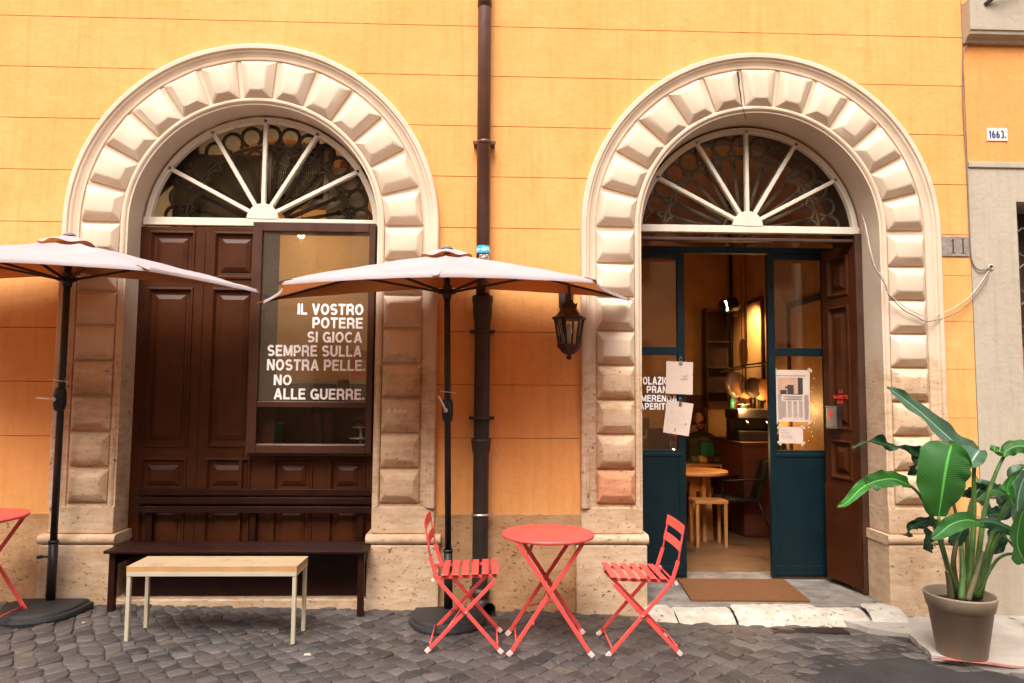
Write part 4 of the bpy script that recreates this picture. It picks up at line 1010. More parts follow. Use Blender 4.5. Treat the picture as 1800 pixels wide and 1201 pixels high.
b.build('apron', M['cream_metal'], wb, .001, 1)
for sx in (-1, 1):
    for sy in (-1, 1):
        b = MB(); x_, y_ = sx*(hx-.016), sy*(hy-.016); dz = gz(wb.location.x+x_)-gz(-1.73); b.obox((x_, y_, wz-.062), (x_+sx*.0, y_, dz+.0), .025, .025); b.build('leg', M['cream_metal'], wb, .003, 1)

# dark slatted bench on the door sill
tb = empty('slatted_bench', (-1.78, -.10, gz(-1.78)), 'dark brown slatted bench with three back rails against the left door', 'bench'); tz = -tb.location.z
b = MB()
for k in range(6): b.box(-.915, .915, -.175+.056*k, -.175+.056*k+.051, .452+tz, .474+tz)
b.build('seat', M['benchbrown'], tb, .003, 1)
for z0, yy in ((.800, .235), (.738, .222), (.672, .208)):
    b = MB(); b.box(-.900, .885, yy-.012, yy+.010, z0+tz, z0+.050+tz); b.build('back_rail', M['benchbrown'], tb, .004, 1)
for xx in (-.80, -.02, .80):
    b = MB(); b.box(xx-.025, xx+.025, .232, .262, .44+tz, .852+tz); b.build('bracket', M['benchbrown'], tb, .003, 1)
for sx in (-1, 1):
    b = MB(); b.box(sx*.875-.022, sx*.875+.022, -.13, -.085, -.02, .45+tz); b.box(sx*.875-.022, sx*.875+.022, .12, .16, -.02, .45+tz); b.box(sx*.875-.018, sx*.875+.018, -.085, .12, .36+tz, .45+tz); b.build('leg', M['benchbrown'], tb, .003, 1)
b = MB(); b.box(-.852, .852, .125, .15, .085+tz, .449+tz); b.build('back_board', M['benchbrown'], tb)

# ================================================================== SMALL THINGS AT THE DOOR
def atz(px, py, z):
    d = AF + AR*((px-900)/F_PX) - AU*((py-600.5)/F_PX); return Vector((0, -CAM_D, CAM_H)) + d*((z-CAM_H)/d.z)
zt = ZF-.008
mp = [atz(*p, zt) for p in ((1215, 1057), (1425, 1059), (1378, 1021), (1191, 1020))]
b = MB(); b.rings([[Vector((p.x, p.y, zt-.001)) for p in mp], [Vector((p.x, p.y, zt+.016)) for p in mp]]); tag(b.build('doormat', M['coir'], None, .004), 'brown coir doormat on the cafe threshold', 'doormat')
# ashtray box on the open leaf
ab = empty('ashtray_box', (0, 0, 0), 'small steel ashtray box with a red emblem fixed on the open brown door leaf', 'ashtray'); ab.matrix_world = LEAFM @ Matrix.Translation((.035, 0, 0))
b = MB(); b.box(.075, .20, -.075, -.0125, 1.262, 1.44); b.build('box', M['steel'], ab, .006)
b = MB(); b.box(.071, .204, -.079, -.0125, 1.442, 1.452); b.build('lid', M['steel'], ab, .002); b = MB(); b.box(.08, .195, -.082, -.0755, 1.275, 1.295); b.build('tray', M['steel'], ab, .002)
b = MB(); b.prism([(.137, 1.425), (.120, 1.383), (.137, 1.34), (.154, 1.383)], 'y', -.0765, -.0755); b.box(.112, .162, -.0768, -.0757, 1.375, 1.391); b.build('emblem', M['red_ink'], ab)

def sheet_of_paper(name, quad, y, label, cat, marks=(), tape=0, clip=None):
    P = [at(px, py, y) for px, py in quad]; n = 6; vs = []
    for i in range(n+1):
        for j in range(n+1):
            a = P[0].lerp(P[1], i/n); c = P[3].lerp(P[2], i/n); p = a.lerp(c, j/n)
            p.y -= .004+.006*(j/n)**2*(.5+.5*math.sin(i*1.3)); vs.append(p)
    w = n+1; b = MB(); b.add(vs, [(i*w+j, (i+1)*w+j, (i+1)*w+j+1, i*w+j+1) for i in range(n) for j in range(n)], True)
    o = tag(b.build(name, M['paper'], recalc=False), label, cat)
    def bil(u, v): 
        p = P[0].lerp(P[1], u).lerp(P[3].lerp(P[2], u), v); p.y -= .0045+.006*v*v+.0015; return p
    for nm, m, rects in marks:
        b = MB()
        for k, (u0, u1, v0, v1) in enumerate(rects):
            q = [bil(u0, v0), bil(u1, v0), bil(u1, v1), bil(u0, v1)]
            for r in q: r.y -= .0003*(k % 3)
            b.add(q, [(0, 1, 2, 3)])
        b.build(nm, M[m], o, recalc=False)
    if tape:
        b = MB()
        for u, v, a in ((0, 0, 45), (1, 0, -45), (0, 1, -45), (1, 1, 45)):
            p = bil(u, v); d = Vector((math.cos(R(a)), 0, math.sin(R(a))))*.022; e = Vector((-d.z, 0, d.x))*.45; p.y -= .002
            b.add([p-d-e, p+d-e, p+d+e, p-d+e], [(0, 1, 2, 3)])
        b.build('tape', M['cream_metal'], o, recalc=False)
    if clip:
        p = bil(*clip); b = MB(); b.box(p.x-.014, p.x+.014, p.y-.010, p.y+.006, p.z-.02, p.z+.004)
        for s_ in (-1, 1): b.tube([(p.x+s_*.006, p.y-.004, p.z+.0), (p.x+s_*.010, p.y-.006, p.z+.03), (p.x, p.y-.006, p.z+.040)], .0016, 5)
        b.build('binder_clip', M['steel'], o)
    return o
rnd = random.Random(5)
def scribble(n, u0, u1, v0, v1): return [(u, u+rnd.uniform(.02, .09), v, v+.008) for u, v in [(rnd.uniform(u0, u1), rnd.uniform(v0, v1)) for _ in range(n)]]
sheet_of_paper('menu_sheet', ((1171, 635), (1218, 637), (1217, 694), (1170, 692)), YB-.004, 'white menu sheet hung straight by a clip on the teal door', 'menu', [('handwriting', 'ink', [(.55, .80, .53, .545), (.62, .70, .44, .455), (.74, .82, .42, .435)]+scribble(6, .55, .75, .35, .5))], clip=(.53, .0))
sheet_of_paper('menu_sheet', ((1172, 703), (1219, 710), (1210, 767), (1165, 760)), YB-.004, 'white menu sheet hanging crooked below the straight one', 'menu', [('handwriting', 'ink', [(.42, .47, .80, .90), (.80, .86, .62, .67)]+scribble(16, .1, .75, .3, .7))], clip=(.5, .02))
cols = []
for u in (.08, .20, .36, .52, .68, .84):
    for k in range(34 if u in (.08, .84) else 22):
        v = (.48 if u in (.08, .84) else .60)+k*.0145
        if v < .955: cols.append((u, u+.125-rnd.uniform(0, .02), v, v+.006))
sheet_of_paper('newspaper_page', ((1360, 650), (1423, 651), (1423, 742), (1363, 741)), YB+.020, 'newspaper page with a photo of a seated woman taped inside the teal door glass', 'newspaper',
    [('printed_photo', 'photo_tone', [(.09, .80, .15, .47)]), ('headline', 'ink', [(.06, .90, .105, .118), (.24, .78, .505, .525), (.24, .78, .55, .57), (.52, .62, .64, .655)]), ('columns', 'ink', cols),
     ('figure', 'darkink', [(.66, .80, .15, .47), (.16, .34, .39, .47), (.36, .54, .29, .47), (.40, .49, .17, .29), (.30, .40, .32, .36)])], tape=1)
sheet_of_paper('notice_card', ((1369, 750), (1411, 751), (1411, 780), (1369, 779)), YB+.020, 'small handwritten card taped below the newspaper page', 'notice', [('handwriting', 'ink', [(.06, .30, .2, .22), (.06, .42, .36, .38), (.06, .55, .55, .565), (.06, .6, .67, .685)])], tape=1)

# drain under the threshold, litter, railing
b = MB(); gy = -.40
for k in range(5): b.box(2.02, 2.52, gy+.022*k-.008, gy+.022*k+.006, gz(2.27)-.03, gz(2.27)+.009)
b.box(2.0, 2.02, gy-.012, gy+.10, gz(2.27)-.03, gz(2.27)+.010); b.box(2.52, 2.54, gy-.012, gy+.10, gz(2.27)-.03, gz(2.27)+.008)
tag(b.build('drain_grate', M['castiron'], None), 'narrow iron drain grate under the pale threshold stones', 'drain')
for px, py, l, s_ in ((147, 1105, 'white paper scrap on the cobbles beside the left parasol base', .012), (540, 1152, 'white torn scrap on the cobbles in front of the pale bench', .020), (463, 1113, 'tiny orange scrap on the cobbles under the pale bench', .010)):
    p = atz(px, py, gz(-1)+.01); p.z = gz(p.x)+.012; b = MB(); n = 7
    b.rings([[p+Vector((s_*math.cos(t)*rnd.uniform(.7, 1.2), s_*math.sin(t)*rnd.uniform(.6, 1), dz+rnd.uniform(0, .004))) for t in [2*math.pi*k/n for k in range(n)]] for dz in (-.004, .002)])
    tag(b.build('litter_scrap', M['paper'] if px != 463 else M['plyedge']), l, 'litter')
rl = empty('steel_railing', (3.93, -.30, gz(3.93)), 'grey steel railing post with a top bar behind the potted plant', 'railing')
b = MB(); b.tube([(0, 0, -.05), (0, 0, .90), (-.02, 0, .945), (-.06, 0, .96)], .027, 14); b.build('post', mat('grey_painted_steel', (.19, .165, .145), .45, .3), rl)
b = MB(); b.tube([(-.06, 0, .96), (-.34, .0, .985), (-.37, .03, .985), (-.37, .28, .985)], .024, 14); b.build('top_bar', M['grey_plastic'], rl)

# ================================================================== POTTED PLANT
PXC, PYC = 3.045, -.845; pg = gz(PXC)+.032
PS = .90
pot = empty('plant_pot', (PXC, PYC, pg), 'large taupe plastic pot on the pavement right of the doorway', 'pot')
b = MB(); b.lathe([(.0, .0), (.150, .0), (.158, .01), (.205, .325), (.214, .33), (.232, .415), (.233, .425), (.226, .428), (.218, .42), (.205, .34), (.195, .32)], n=56, cap=False); b.build('body', M['pot'], pot)
b = MB(); b.lathe([(.0, .372), (.12, .366), (.212, .355)], n=32, cap=False); b.build('soil', M['soil'], pot)
pot.scale = (PS, PS, PS)
plant = empty('potted_plant', (PXC, PYC, pg+.355*PS), 'tall broad leaved tropical plant growing in the taupe pot', 'plant'); PL = plant.location.copy()
def spline(pts, n):
    P = [Vector(p) for p in pts]; out = []
    for i in range(len(P)-1):
        a = P[max(i-1, 0)]; b_ = P[i]; c = P[i+1]; d = P[min(i+2, len(P)-1)]
        for k in range(n):
            t = k/n; out.append(.5*((2*b_)+(c-a)*t+(2*a-5*b_+4*c-d)*t*t+(3*b_-a-3*c+d)*t**3))
    return out+[P[-1]]
def leaf(pts, wL, wR, side, m, fold=.25, wave=.012, prof=None, seed=0):
    """blade along a midrib; wL/wR half widths, side = rough direction of the right half"""
    mid = spline(pts, 7); n = len(mid)-1; side = Vector(side).normalized(); rr = random.Random(seed); K = 5
    me = bpy.data.meshes.new('leaf'); V = []; F = []; UV = []
    prof = prof or (lambda t: math.sin(math.pi*min(1, t*1.0)**.75)**.62 if t < .999 else .02)
    ph = rr.uniform(0, 6)
    for i, p in enumerate(mid):
        t = i/n; d = (mid[min(i+1, n)]-mid[max(i-1, 0)]).normalized(); s_ = (side-d*side.dot(d)).normalized(); nr = d.cross(s_)
        pw = max(.02, prof(t))
        for k in range(-K, K+1):
            f = k/K; w = (wR if f > 0 else wL)*pw
            up = -abs(f)*fold*w + wave*math.sin(ph+t*17+f*2)*abs(f)**2 + wave*.6*math.sin(ph*2+t*31)*abs(f)**3
            V.append(p+s_*(f*w*math.sqrt(max(.05, 1-(fold*abs(f))**2*.5)))-nr*up-PL); UV.append((t, .5+f*.5))
    c = 2*K+1
    for i in range(n):
        for k in range(2*K): F.append((i*c+k, i*c+k+1, (i+1)*c+k+1, (i+1)*c+k))
    me.from_pydata(V, [], F); uvl = me.uv_layers.new(name='UVMap')
    for lp_ in me.loops: uvl.data[lp_.index].uv = UV[lp_.vertex_index]
    me.polygons.foreach_set('use_smooth', [True]*len(F)); me.materials.append(M[m])
    o = bpy.data.objects.new('leaf', me); C.objects.link(o); o.parent = plant; return o
def stem(pts, r0, r1, m='stem'):
    p = spline(pts, 6); n = len(p)-1; b = MB(); b.tube([q-PL for q in p], [r0+(r1-r0)*i/n for i in range(n+1)], 8); return b.build('stem', M[m], plant)
def A(*l): return [at(*q) for q in l]
Y0 = PYC
# the broad upright leaf facing the street
leaf(A((1650, 908, Y0-.16), (1656, 870, Y0-.18), (1662, 830, Y0-.17), (1668, 800, Y0-.13), (1673, 782, Y0-.08)), .178, .172, (1, .12, .12), 'leaf', .12, .010, lambda t: math.sin(math.pi*min(1, (t*.90+.045)))**.62 if t < .97 else .25, 1)
stem(A((1688, 1052, Y0-.02), (1668, 1000, Y0-.08), (1655, 950, Y0-.13), (1650, 908, Y0-.16)), .017, .009)
# the long blade thrown up to the left, its pale back showing
leaf(A((1716, 800, Y0+.02), (1690, 788, Y0+.02), (1655, 758, Y0+.0), (1615, 722, Y0-.03), (1580, 695, Y0-.06), (1558, 681, Y0-.08)), .085, .115, (-.45, -.35, -.75), 'leaf_pale', .35, .010, lambda t: (1-t)**.55*min(1, .45+t*5), 2)
leaf(A((1722, 792, Y0+.0), (1712, 806, Y0-.02), (1700, 822, Y0-.03)), .10, .07, (1, -.1, .5), 'leaf_pale', .5, .006, None, 3)
leaf(A((1664, 778, Y0-.06), (1680, 795, Y0-.10), (1694, 812, Y0-.10), (1700, 824, Y0-.06)), .055, .050, (.8, -.2, .6), 'leaf_bright', .5, .004, None, 4)
stem(A((1700, 1050, Y0+.02), (1708, 980, Y0+.03), (1712, 900, Y0+.03), (1712, 830, Y0+.03), (1716, 802, Y0+.02)), .020, .010)
# left leaf bending over the doorway
leaf(A((1600, 853, Y0-.02), (1570, 842, Y0-.05), (1540, 846, Y0-.08), (1525, 852, Y0-.10)), .055, .062, (0, -.55, -.85), 'leaf', .3, .014, lambda t: min(1, .35+t*2.0), 5)
leaf(A((1530, 848, Y0-.08), (1510, 862, Y0-.12), (1490, 882, Y0-.16), (1472, 892, Y0-.18)), .052, .045, (.3, -.6, -.75), 'leaf_bright', .3, .008, lambda t: (1-t)**.6*min(1, .6+t*2), 6)
stem(A((1680, 1050, Y0), (1662, 985, Y0), (1642, 920, Y0), (1618, 872, Y0-.01), (1598, 852, Y0-.02)), .017, .008)
# ragged dark leaf behind it
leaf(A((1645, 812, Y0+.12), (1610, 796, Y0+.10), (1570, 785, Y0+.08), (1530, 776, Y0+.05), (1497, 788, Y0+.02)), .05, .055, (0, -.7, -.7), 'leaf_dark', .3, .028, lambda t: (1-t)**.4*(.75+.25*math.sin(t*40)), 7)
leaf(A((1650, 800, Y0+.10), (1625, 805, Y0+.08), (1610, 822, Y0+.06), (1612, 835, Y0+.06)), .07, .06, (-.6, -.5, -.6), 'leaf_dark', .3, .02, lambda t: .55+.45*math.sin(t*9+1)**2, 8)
stem(A((1694, 1050, Y0+.06), (1690, 960, Y0+.10), (1672, 870, Y0+.12), (1645, 812, Y0+.12)), .014, .007)
# low leaf lying forwards
leaf(A((1725, 920, Y0-.18), (1700, 914, Y0-.24), (1672, 922, Y0-.28), (1652, 938, Y0-.30), (1637, 948, Y0-.31)), .050, .062, (.1, -.6, -.8), 'leaf', .35, .008, None, 9)
leaf(A((1712, 918, Y0-.18), (1745, 918, Y0-.20), (1775, 930, Y0-.22), (1790, 945, Y0-.22)), .03, .045, (-.1, -.4, -.9), 'leaf_dark', .4, .006, None, 10)
stem(A((1716, 1052, Y0-.02), (1752, 985, Y0-.1), (1790, 975, Y0-.16), (1822, 1000, Y0-.2)), .010, .008); stem(A((1735, 918, Y0-.18), (1760, 938, Y0-.2), (1785, 965, Y0-.21), (1812, 1010, Y0-.22)), .008, .007)
# small dark leaves low on the left
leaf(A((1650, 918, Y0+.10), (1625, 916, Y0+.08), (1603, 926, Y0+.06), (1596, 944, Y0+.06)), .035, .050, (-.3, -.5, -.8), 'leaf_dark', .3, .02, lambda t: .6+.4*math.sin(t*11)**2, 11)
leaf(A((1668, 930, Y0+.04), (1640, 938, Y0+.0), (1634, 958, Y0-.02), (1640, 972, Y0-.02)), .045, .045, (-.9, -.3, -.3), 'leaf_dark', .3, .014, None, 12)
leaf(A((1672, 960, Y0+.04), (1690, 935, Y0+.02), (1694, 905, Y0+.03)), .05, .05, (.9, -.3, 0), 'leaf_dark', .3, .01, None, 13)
# right side: curled shoot, drooping blades, pale ones behind
leaf(A((1768, 798, Y0-.02), (1758, 802, Y0-.04), (1748, 795, Y0-.06), (1750, 784, Y0-.06)), .035, .035, (.6, -.5, -.5), 'leaf_bright', .6, .004, lambda t: .8, 14)
leaf(A((1764, 796, Y0-.02), (1785, 785, Y0-.04), (1812, 786, Y0-.06), (1850, 796, Y0-.08)), .05, .045, (0, -.4, -.9), 'leaf', .3, .012, lambda t: min(1, .5+t*3), 15)
stem(A((1714, 1050, Y0), (1722, 960, Y0-.01), (1735, 880, Y0-.02), (1752, 828, Y0-.03), (1768, 797, Y0-.03)), .019, .009)
for q, a_, w1, w2, sd_, m_, sd2 in ((((1798, 930, Y0-.16), (1788, 890, Y0-.2), (1800, 840, Y0-.2), (1830, 815, Y0-.16)), 0, .10, .08, (-.85, -.3, .3), 'leaf_pale', 16), (((1800, 985, Y0-.2), (1788, 955, Y0-.24), (1796, 905, Y0-.26), (1822, 870, Y0-.22)), 0, .075, .1, (-.85, -.3, .3), 'leaf', 17),
        (((1790, 900, Y0-.1), (1778, 880, Y0-.12), (1772, 850, Y0-.12), (1800, 818, Y0-.1)), 0, .05, .055, (-.8, -.3, .4), 'leaf_bright', 18), (((1795, 870, Y0-.05), (1776, 850, Y0-.05), (1790, 828, Y0-.05), (1825, 825, Y0-.05)), 0, .06, .05, (-.4, -.4, -.8), 'leaf_pale', 19),
        (((1740, 905, Y0+.25), (1725, 880, Y0+.25), (1722, 855, Y0+.26), (1716, 838, Y0+.28)), 0, .06, .05, (-.8, -.4, .2), 'leaf_pale', 20), (((1770, 900, Y0+.25), (1755, 872, Y0+.25), (1740, 858, Y0+.24), (1722, 850, Y0+.24)), 0, .05, .06, (-.3, -.4, .8), 'leaf_pale', 21),
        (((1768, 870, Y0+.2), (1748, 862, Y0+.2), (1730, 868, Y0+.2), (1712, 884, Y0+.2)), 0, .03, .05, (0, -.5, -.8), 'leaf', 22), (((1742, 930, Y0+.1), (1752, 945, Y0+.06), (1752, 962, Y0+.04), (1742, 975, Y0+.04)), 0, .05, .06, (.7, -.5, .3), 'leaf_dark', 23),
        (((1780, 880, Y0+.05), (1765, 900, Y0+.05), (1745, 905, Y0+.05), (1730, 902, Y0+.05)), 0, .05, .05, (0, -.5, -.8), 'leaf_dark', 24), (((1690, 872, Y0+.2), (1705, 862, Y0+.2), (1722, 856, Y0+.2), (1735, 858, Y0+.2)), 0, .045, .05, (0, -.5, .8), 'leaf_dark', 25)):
    leaf(A(*q), w1, w2, sd_, m_, .3, .014, None, sd2)
for q in (((1718, 1052, Y0+.02), (1738, 960, Y0+.02), (1765, 895, Y0-.02), (1790, 860, Y0-.06)), ((1722, 1050, Y0+.06), (1750, 950, Y0+.0), (1785, 930, Y0-.1), (1800, 925, Y0-.16)), ((1706, 1050, Y0+.08), (1700, 960, Y0+.14), (1705, 890, Y0+.18), (1722, 858, Y0+.2))): stem(A(*q), .018, .008)
for q in (((1672, 1052, Y0-.06), (1668, 1020, Y0-.09), (1664, 1004, Y0-.1)), ((1690, 1055, Y0-.1), (1692, 1000, Y0-.06), (1690, 960, Y0-.02)), ((1700, 1056, Y0-.09), (1716, 1010, Y0-.06), (1728, 970, Y0-.02)), ((1684, 1050, Y0+.04), (1676, 990, Y0+.04), (1684, 940, Y0+.04))): stem(A(*q), .021, .012, 'stem' if q[0][0] % 4 else 'drystem')

# ================================================================== INSIDE THE CAFE (right doorway)
def thing_box(name, label, cat, m, *boxes, bevel=.004):
    b = MB(); [b.box(*q) for q in boxes]; return tag(b.build(name, M[m], None, bevel), label, cat)
# framed door panel on the side wall, lit by the black spotlight
dpn = empty('side_door', (3.335, 3.33, 0), 'pale door panel on the side wall lit by the black spotlight', 'door')
b = MB(); b.box(-.02, -.002, -.26, .26, 1.55, 2.75); b.build('panel', M['in_wall2'], dpn); b = MB(); b.box(-.03, -.001, -.30, -.26, 1.5, 2.79); b.box(-.03, -.001, .26, .30, 1.5, 2.79); b.box(-.03, -.001, -.26, .26, 2.75, 2.79); b.build('frame', M['in_dark'], dpn)
dp2 = empty('side_door', (3.335, 1.85, 0), 'brown framed door on the side wall behind the newspaper page', 'door')
b = MB(); b.box(-.02, -.002, -.4, .4, .02, 2.55); b.build('panel', M['in_wood'], dp2); b = MB(); b.box(-.035, -.001, -.46, -.4, .02, 2.61); b.box(-.035, -.001, .4, .46, .02, 2.61); b.box(-.035, -.001, -.4, .4, 2.55, 2.61); b.build('frame', M['in_dark'], dp2)
sp0 = at(1281, 537, 3.05); sl_ = empty('spotlight', sp0, 'black cylinder spotlight hanging inside the cafe doorway', 'lamp'); sl_.rotation_euler = (0, R(78), R(10))
b = MB(); b.lathe([(.0, -.10), (.075, -.10), (.088, -.08), (.088, .09), (.08, .09), (.078, -.06), (.0, -.06)], n=24, cap=False)
for s_ in (-1, 1): b.tube([(.085, s_*.03, .03), (.15, s_*.03, .045)], .012, 8)
b.build('housing', M['black'], sl_); b = MB(); b.box(-.062, .062, -.094, -.062, -.083, -.070); b.build('lit_slit', M['tube'], sl_)
b = MB(); b.tube([sp0-sp0+Vector((-.02, .0, .0)), Vector((-.6, 0, .12)), Vector((-1.4, 0, .3))], .004, 6); b.build('cord', M['black'], sl_)
lt = bpy.data.lights.new('spotlight_beam', 'SPOT'); lt.energy = 34; lt.color = (1, .58, .22); lt.spot_size = R(95); lt.spot_blend = .8; lt.shadow_soft_size = .06
lo = bpy.data.objects.new('spotlight_beam', lt); C.objects.link(lo); lo.location = sp0+Vector((.13, .02, -.02)); lo.rotation_euler = (Vector((3.33, 3.32, 2.35))-lo.location).to_track_quat('-Z', 'Y').to_euler()
# shelves in the corner, pipe
su = empty('shelf_unit', (3.12, 4.2, 0), 'dark tall shelf unit in the far corner of the cafe', 'shelf'); b = MB(); b.box(-.13, .19, .12, .15, 1.5, 2.75); b.box(-.15, -.13, -.05, .15, 1.5, 2.78); b.build('carcass', M['in_dark'], su)
for z in (1.62, 1.95, 2.3): b = MB(); b.box(-.13, .19, -.05, .12, z, z+.03); b.build('shelf', M['in_dark'], su)
b = MB(); b.tube([(3.30, 4.1, 1.5), (3.30, 4.1, 4.2)], .022, 8); tag(b.build('black_pipe', M['black']), 'thin black pipe rising in the far corner of the cafe', 'pipe')
# rail of hanging pans in front of the side wall
hr = empty('pan_rail', at(1310, 645, 2.8), 'rail of round sieves and pans hanging above the cafe counter', 'pan rack'); b = MB()
b.tube([(-.30, 0, -.06), (0, .0, .02), (.30, 0, .06)], .010, 6); b.tube([(-.28, 0, -.07), (0, .02, -.01), (.32, .02, .02)], .007, 6); b.tube([(.0, 0, .02), (.02, 0, .3), (.02, 0, 1.6)], .008, 6); b.build('rail', M['iron'], hr)
for dx, dz, r, dy, m_ in ((-.10, -.20, .155, 0, 'pewter'), (.03, -.26, .11, .02, 'in_wood'), (.10, -.24, .12, -.02, 'iron'), (.22, -.26, .13, .03, 'in_wall2')):
    b = MB(); b.lathe([(.0, .02), (r*.8, .015), (r*.96, -.01), (r, -.035), (r*1.03, -.035), (r*.98, .0), (r*.8, .03), (0, .035)], n=28, cap=False); o = b.build('pan', M[m_], hr); o.location = (dx, dy, dz); o.rotation_euler = (R(84), 0, R(25))
b = MB(); b.lathe([(.0, 0), (.10, .004), (.115, .012), (.12, 0), (.0, -.01)], n=26, cap=False); o = tag(b.build('oval_mirror', M['in_wall'], None), 'oval dark rimmed mirror above the pan rail', 'mirror'); o.location = at(1306, 622, 2.9); o.rotation_euler = (R(90), 0, R(40)); o.scale = (.8, 1.5, 1)
# counter with things on it
ct = empty('counter', (2.98, 3.0, 0), 'reddish brown cafe counter on the right inside the doorway', 'counter')
b = MB(); b.box(-.12, .34, -.5, .6, .02, 1.02); b.build('body', M['in_red'], ct); b = MB(); b.box(-.15, .345, -.53, .6, 1.02, 1.06); b.build('top', M['in_dark'], ct, .003)
cm = empty('coffee_machine', (3.08, 2.85, 1.06), 'black coffee machine on the cafe counter', 'coffee machine'); b = MB(); b.box(-.21, .21, -.2, .25, .0, .12); b.box(-.21, .21, .05, .25, .12, .26); b.box(-.22, .22, -.2, .26, .26, .36); b.build('body', M['black'], cm, .01)
for x in (-.12, .11): b = MB(); b.tube([(x, -.16, .24), (x, -.25, .21)], .012, 8); b.build('portafilter', M['steel'], cm)
b = MB(); b.box(-.21, .21, -.19, .25, .362, .372); b.build('cup_tray', M['steel'], cm)
for k in range(9):
    b = MB(); r = .026+.004*(k % 3); h = .16+.03*(k % 4); b.lathe([(.0, 0), (r, .0), (r, h*.6), (r*.4, h*.75), (r*.38, h), (0, h)], n=12, cap=False)
    o = tag(b.build('bottle', M[('in_green', 'in_red', 'black', 'in_wood')[k % 4]]), 'small bottle standing on top of the coffee machine', 'bottle', 'bottles on the coffee machine'); o.location = (2.90+.042*k, 2.95+.04*(k % 3), 1.435)
# pinned pictures on the far wall
pw = empty('picture_board', (2.2, 4.37, 0), 'dark board crowded with pinned pictures on the far cafe wall', 'picture board'); b = MB(); b.box(-1.5, .85, 0, .025, .6, 1.58); b.build('board', M['in_red'], pw)
for k in range(16):
    b = MB(); w, h = rnd.uniform(.07, .15), rnd.uniform(.08, .18); x, z = .0+rnd.uniform(-.15, .72), rnd.uniform(.95, 1.42); b.box(x, x+w, -.006-.0006*k, -.001, z, z+h); b.build('picture', M[('in_wall2', 'in_dark', 'olive', 'red', 'in_wood', 'photo_tone', 'iron')[k % 7]], pw)
b = MB(); b.box(.02, .28, -.02, -.008, 1.12, 1.50); b.build('picture', M['in_wall2'], pw)
# round table, stool, black chair, bench table
rt = empty('round_table', (2.31, 2.42, ZF-.012), 'round plywood cafe table on a broad slab leg', 'table'); b = MB(); b.lathe([(.0, .715), (.325, .715), (.33, .72), (.33, .748), (.325, .752), (0, .752)], n=48, cap=False); b.build('table_top', M['in_wood'], rt)
b = MB(); b.prism([(-.10, 0), (.17, 0), (.14, .715), (-.08, .715)], 'y', -.02, .02); b.prism([(-.14, 0), (.14, 0), (.12, .70), (-.12, .70)], 'x', .02, .055); b.build('leg', M['in_wood'], rt); b = MB(); b.box(-.02, .09, -.024, -.0205, .36, .52); b.build('cut_out', M['in_dark'], rt)
stl = empty('wooden_stool', (2.335, 2.12, ZF-.012), 'small square wooden stool in front of the round cafe table', 'stool'); b = MB(); b.box(-.175, .175, -.13, .13, .445, .478); b.build('seat', M['in_wood'], stl, .004)
for sx in (-1, 1):
    for sy in (-1, 1): b = MB(); b.box(sx*.15-.016, sx*.15+.016, sy*.11-.016, sy*.11+.016, 0, .445); b.build('leg', M['in_wood'], stl, .002)
bc = empty('black_chair', (2.75, 2.5, ZF-.012), 'black metal armchair seen sideways beside the round cafe table', 'chair'); b = MB(); b.box(-.22, .20, -.2, .2, .42, .45); b.build('seat', M['black'], bc, .004)
b = MB(); b.prism([(.17, .44), (.22, .44), (.36, .86), (.30, .86)], 'y', -.2, .2); b.build('backrest', M['black'], bc, .004)
for sx, ex in ((-.2, -.24), (.2, .36)):
    for sy in (-1, 1): b = MB(); b.tube([(sx, sy*.19, .42), (ex, sy*.21, 0)], .011, 8); b.build('leg', M['black'], bc)
for sy in (-1, 1): b = MB(); b.tube([(-.2, sy*.2, .43), (-.2, sy*.21, .65), (.25, sy*.21, .66)], .010, 8); b.build('armrest', M['black'], bc)
bt = empty('low_table', (2.55, 3.45, ZF-.012), 'long low wooden table in front of the seated person', 'table'); b = MB(); b.box(-.6, .5, -.2, .2, .70, .735); b.build('table_top', M['in_wood'], bt, .003)
for sx in (-.5, .4):
    for sy in (-1, 1): b = MB(); b.box(sx-.02, sx+.02, sy*.16-.02, sy*.16+.02, 0, .70); b.build('leg', M['in_dark'], bt)
cu_ = empty('striped_cushion', (2.78, 3.40, .73), 'cushion with mustard and green stripes on the low table', 'cushion')
for k in range(6):
    b = MB(); x = -.27+.09*k; b.rings([[(x, .12*math.cos(t)+.0, .05+.05*math.sin(t)) for t in [2*math.pi*j/14 for j in range(14)]], [(x+.092, .12*math.cos(t), .05+.052*math.sin(t)) for t in [2*math.pi*j/14 for j in range(14)]]], smooth=True); b.build('stripe', M[('olive', 'yellow', 'in_red')[k % 3]], cu_)
b = MB(); b.box(2.84, 2.90, 3.245, 3.249, .67, .73); tag(b.build('price_tag', M['paper']), 'small white price tag on the edge of the low table', 'tag')
gc = empty('green_crate', (2.86, 3.58, .735), 'dark green crate standing on the low table', 'crate'); b = MB(); b.box(-.16, .16, -.03, .10, .0, .24); b.build('body', M['in_green'], gc, .004); b = MB(); b.box(-.17, .17, -.04, .11, .24, .262); b.build('rim', M['olive'], gc, .003)
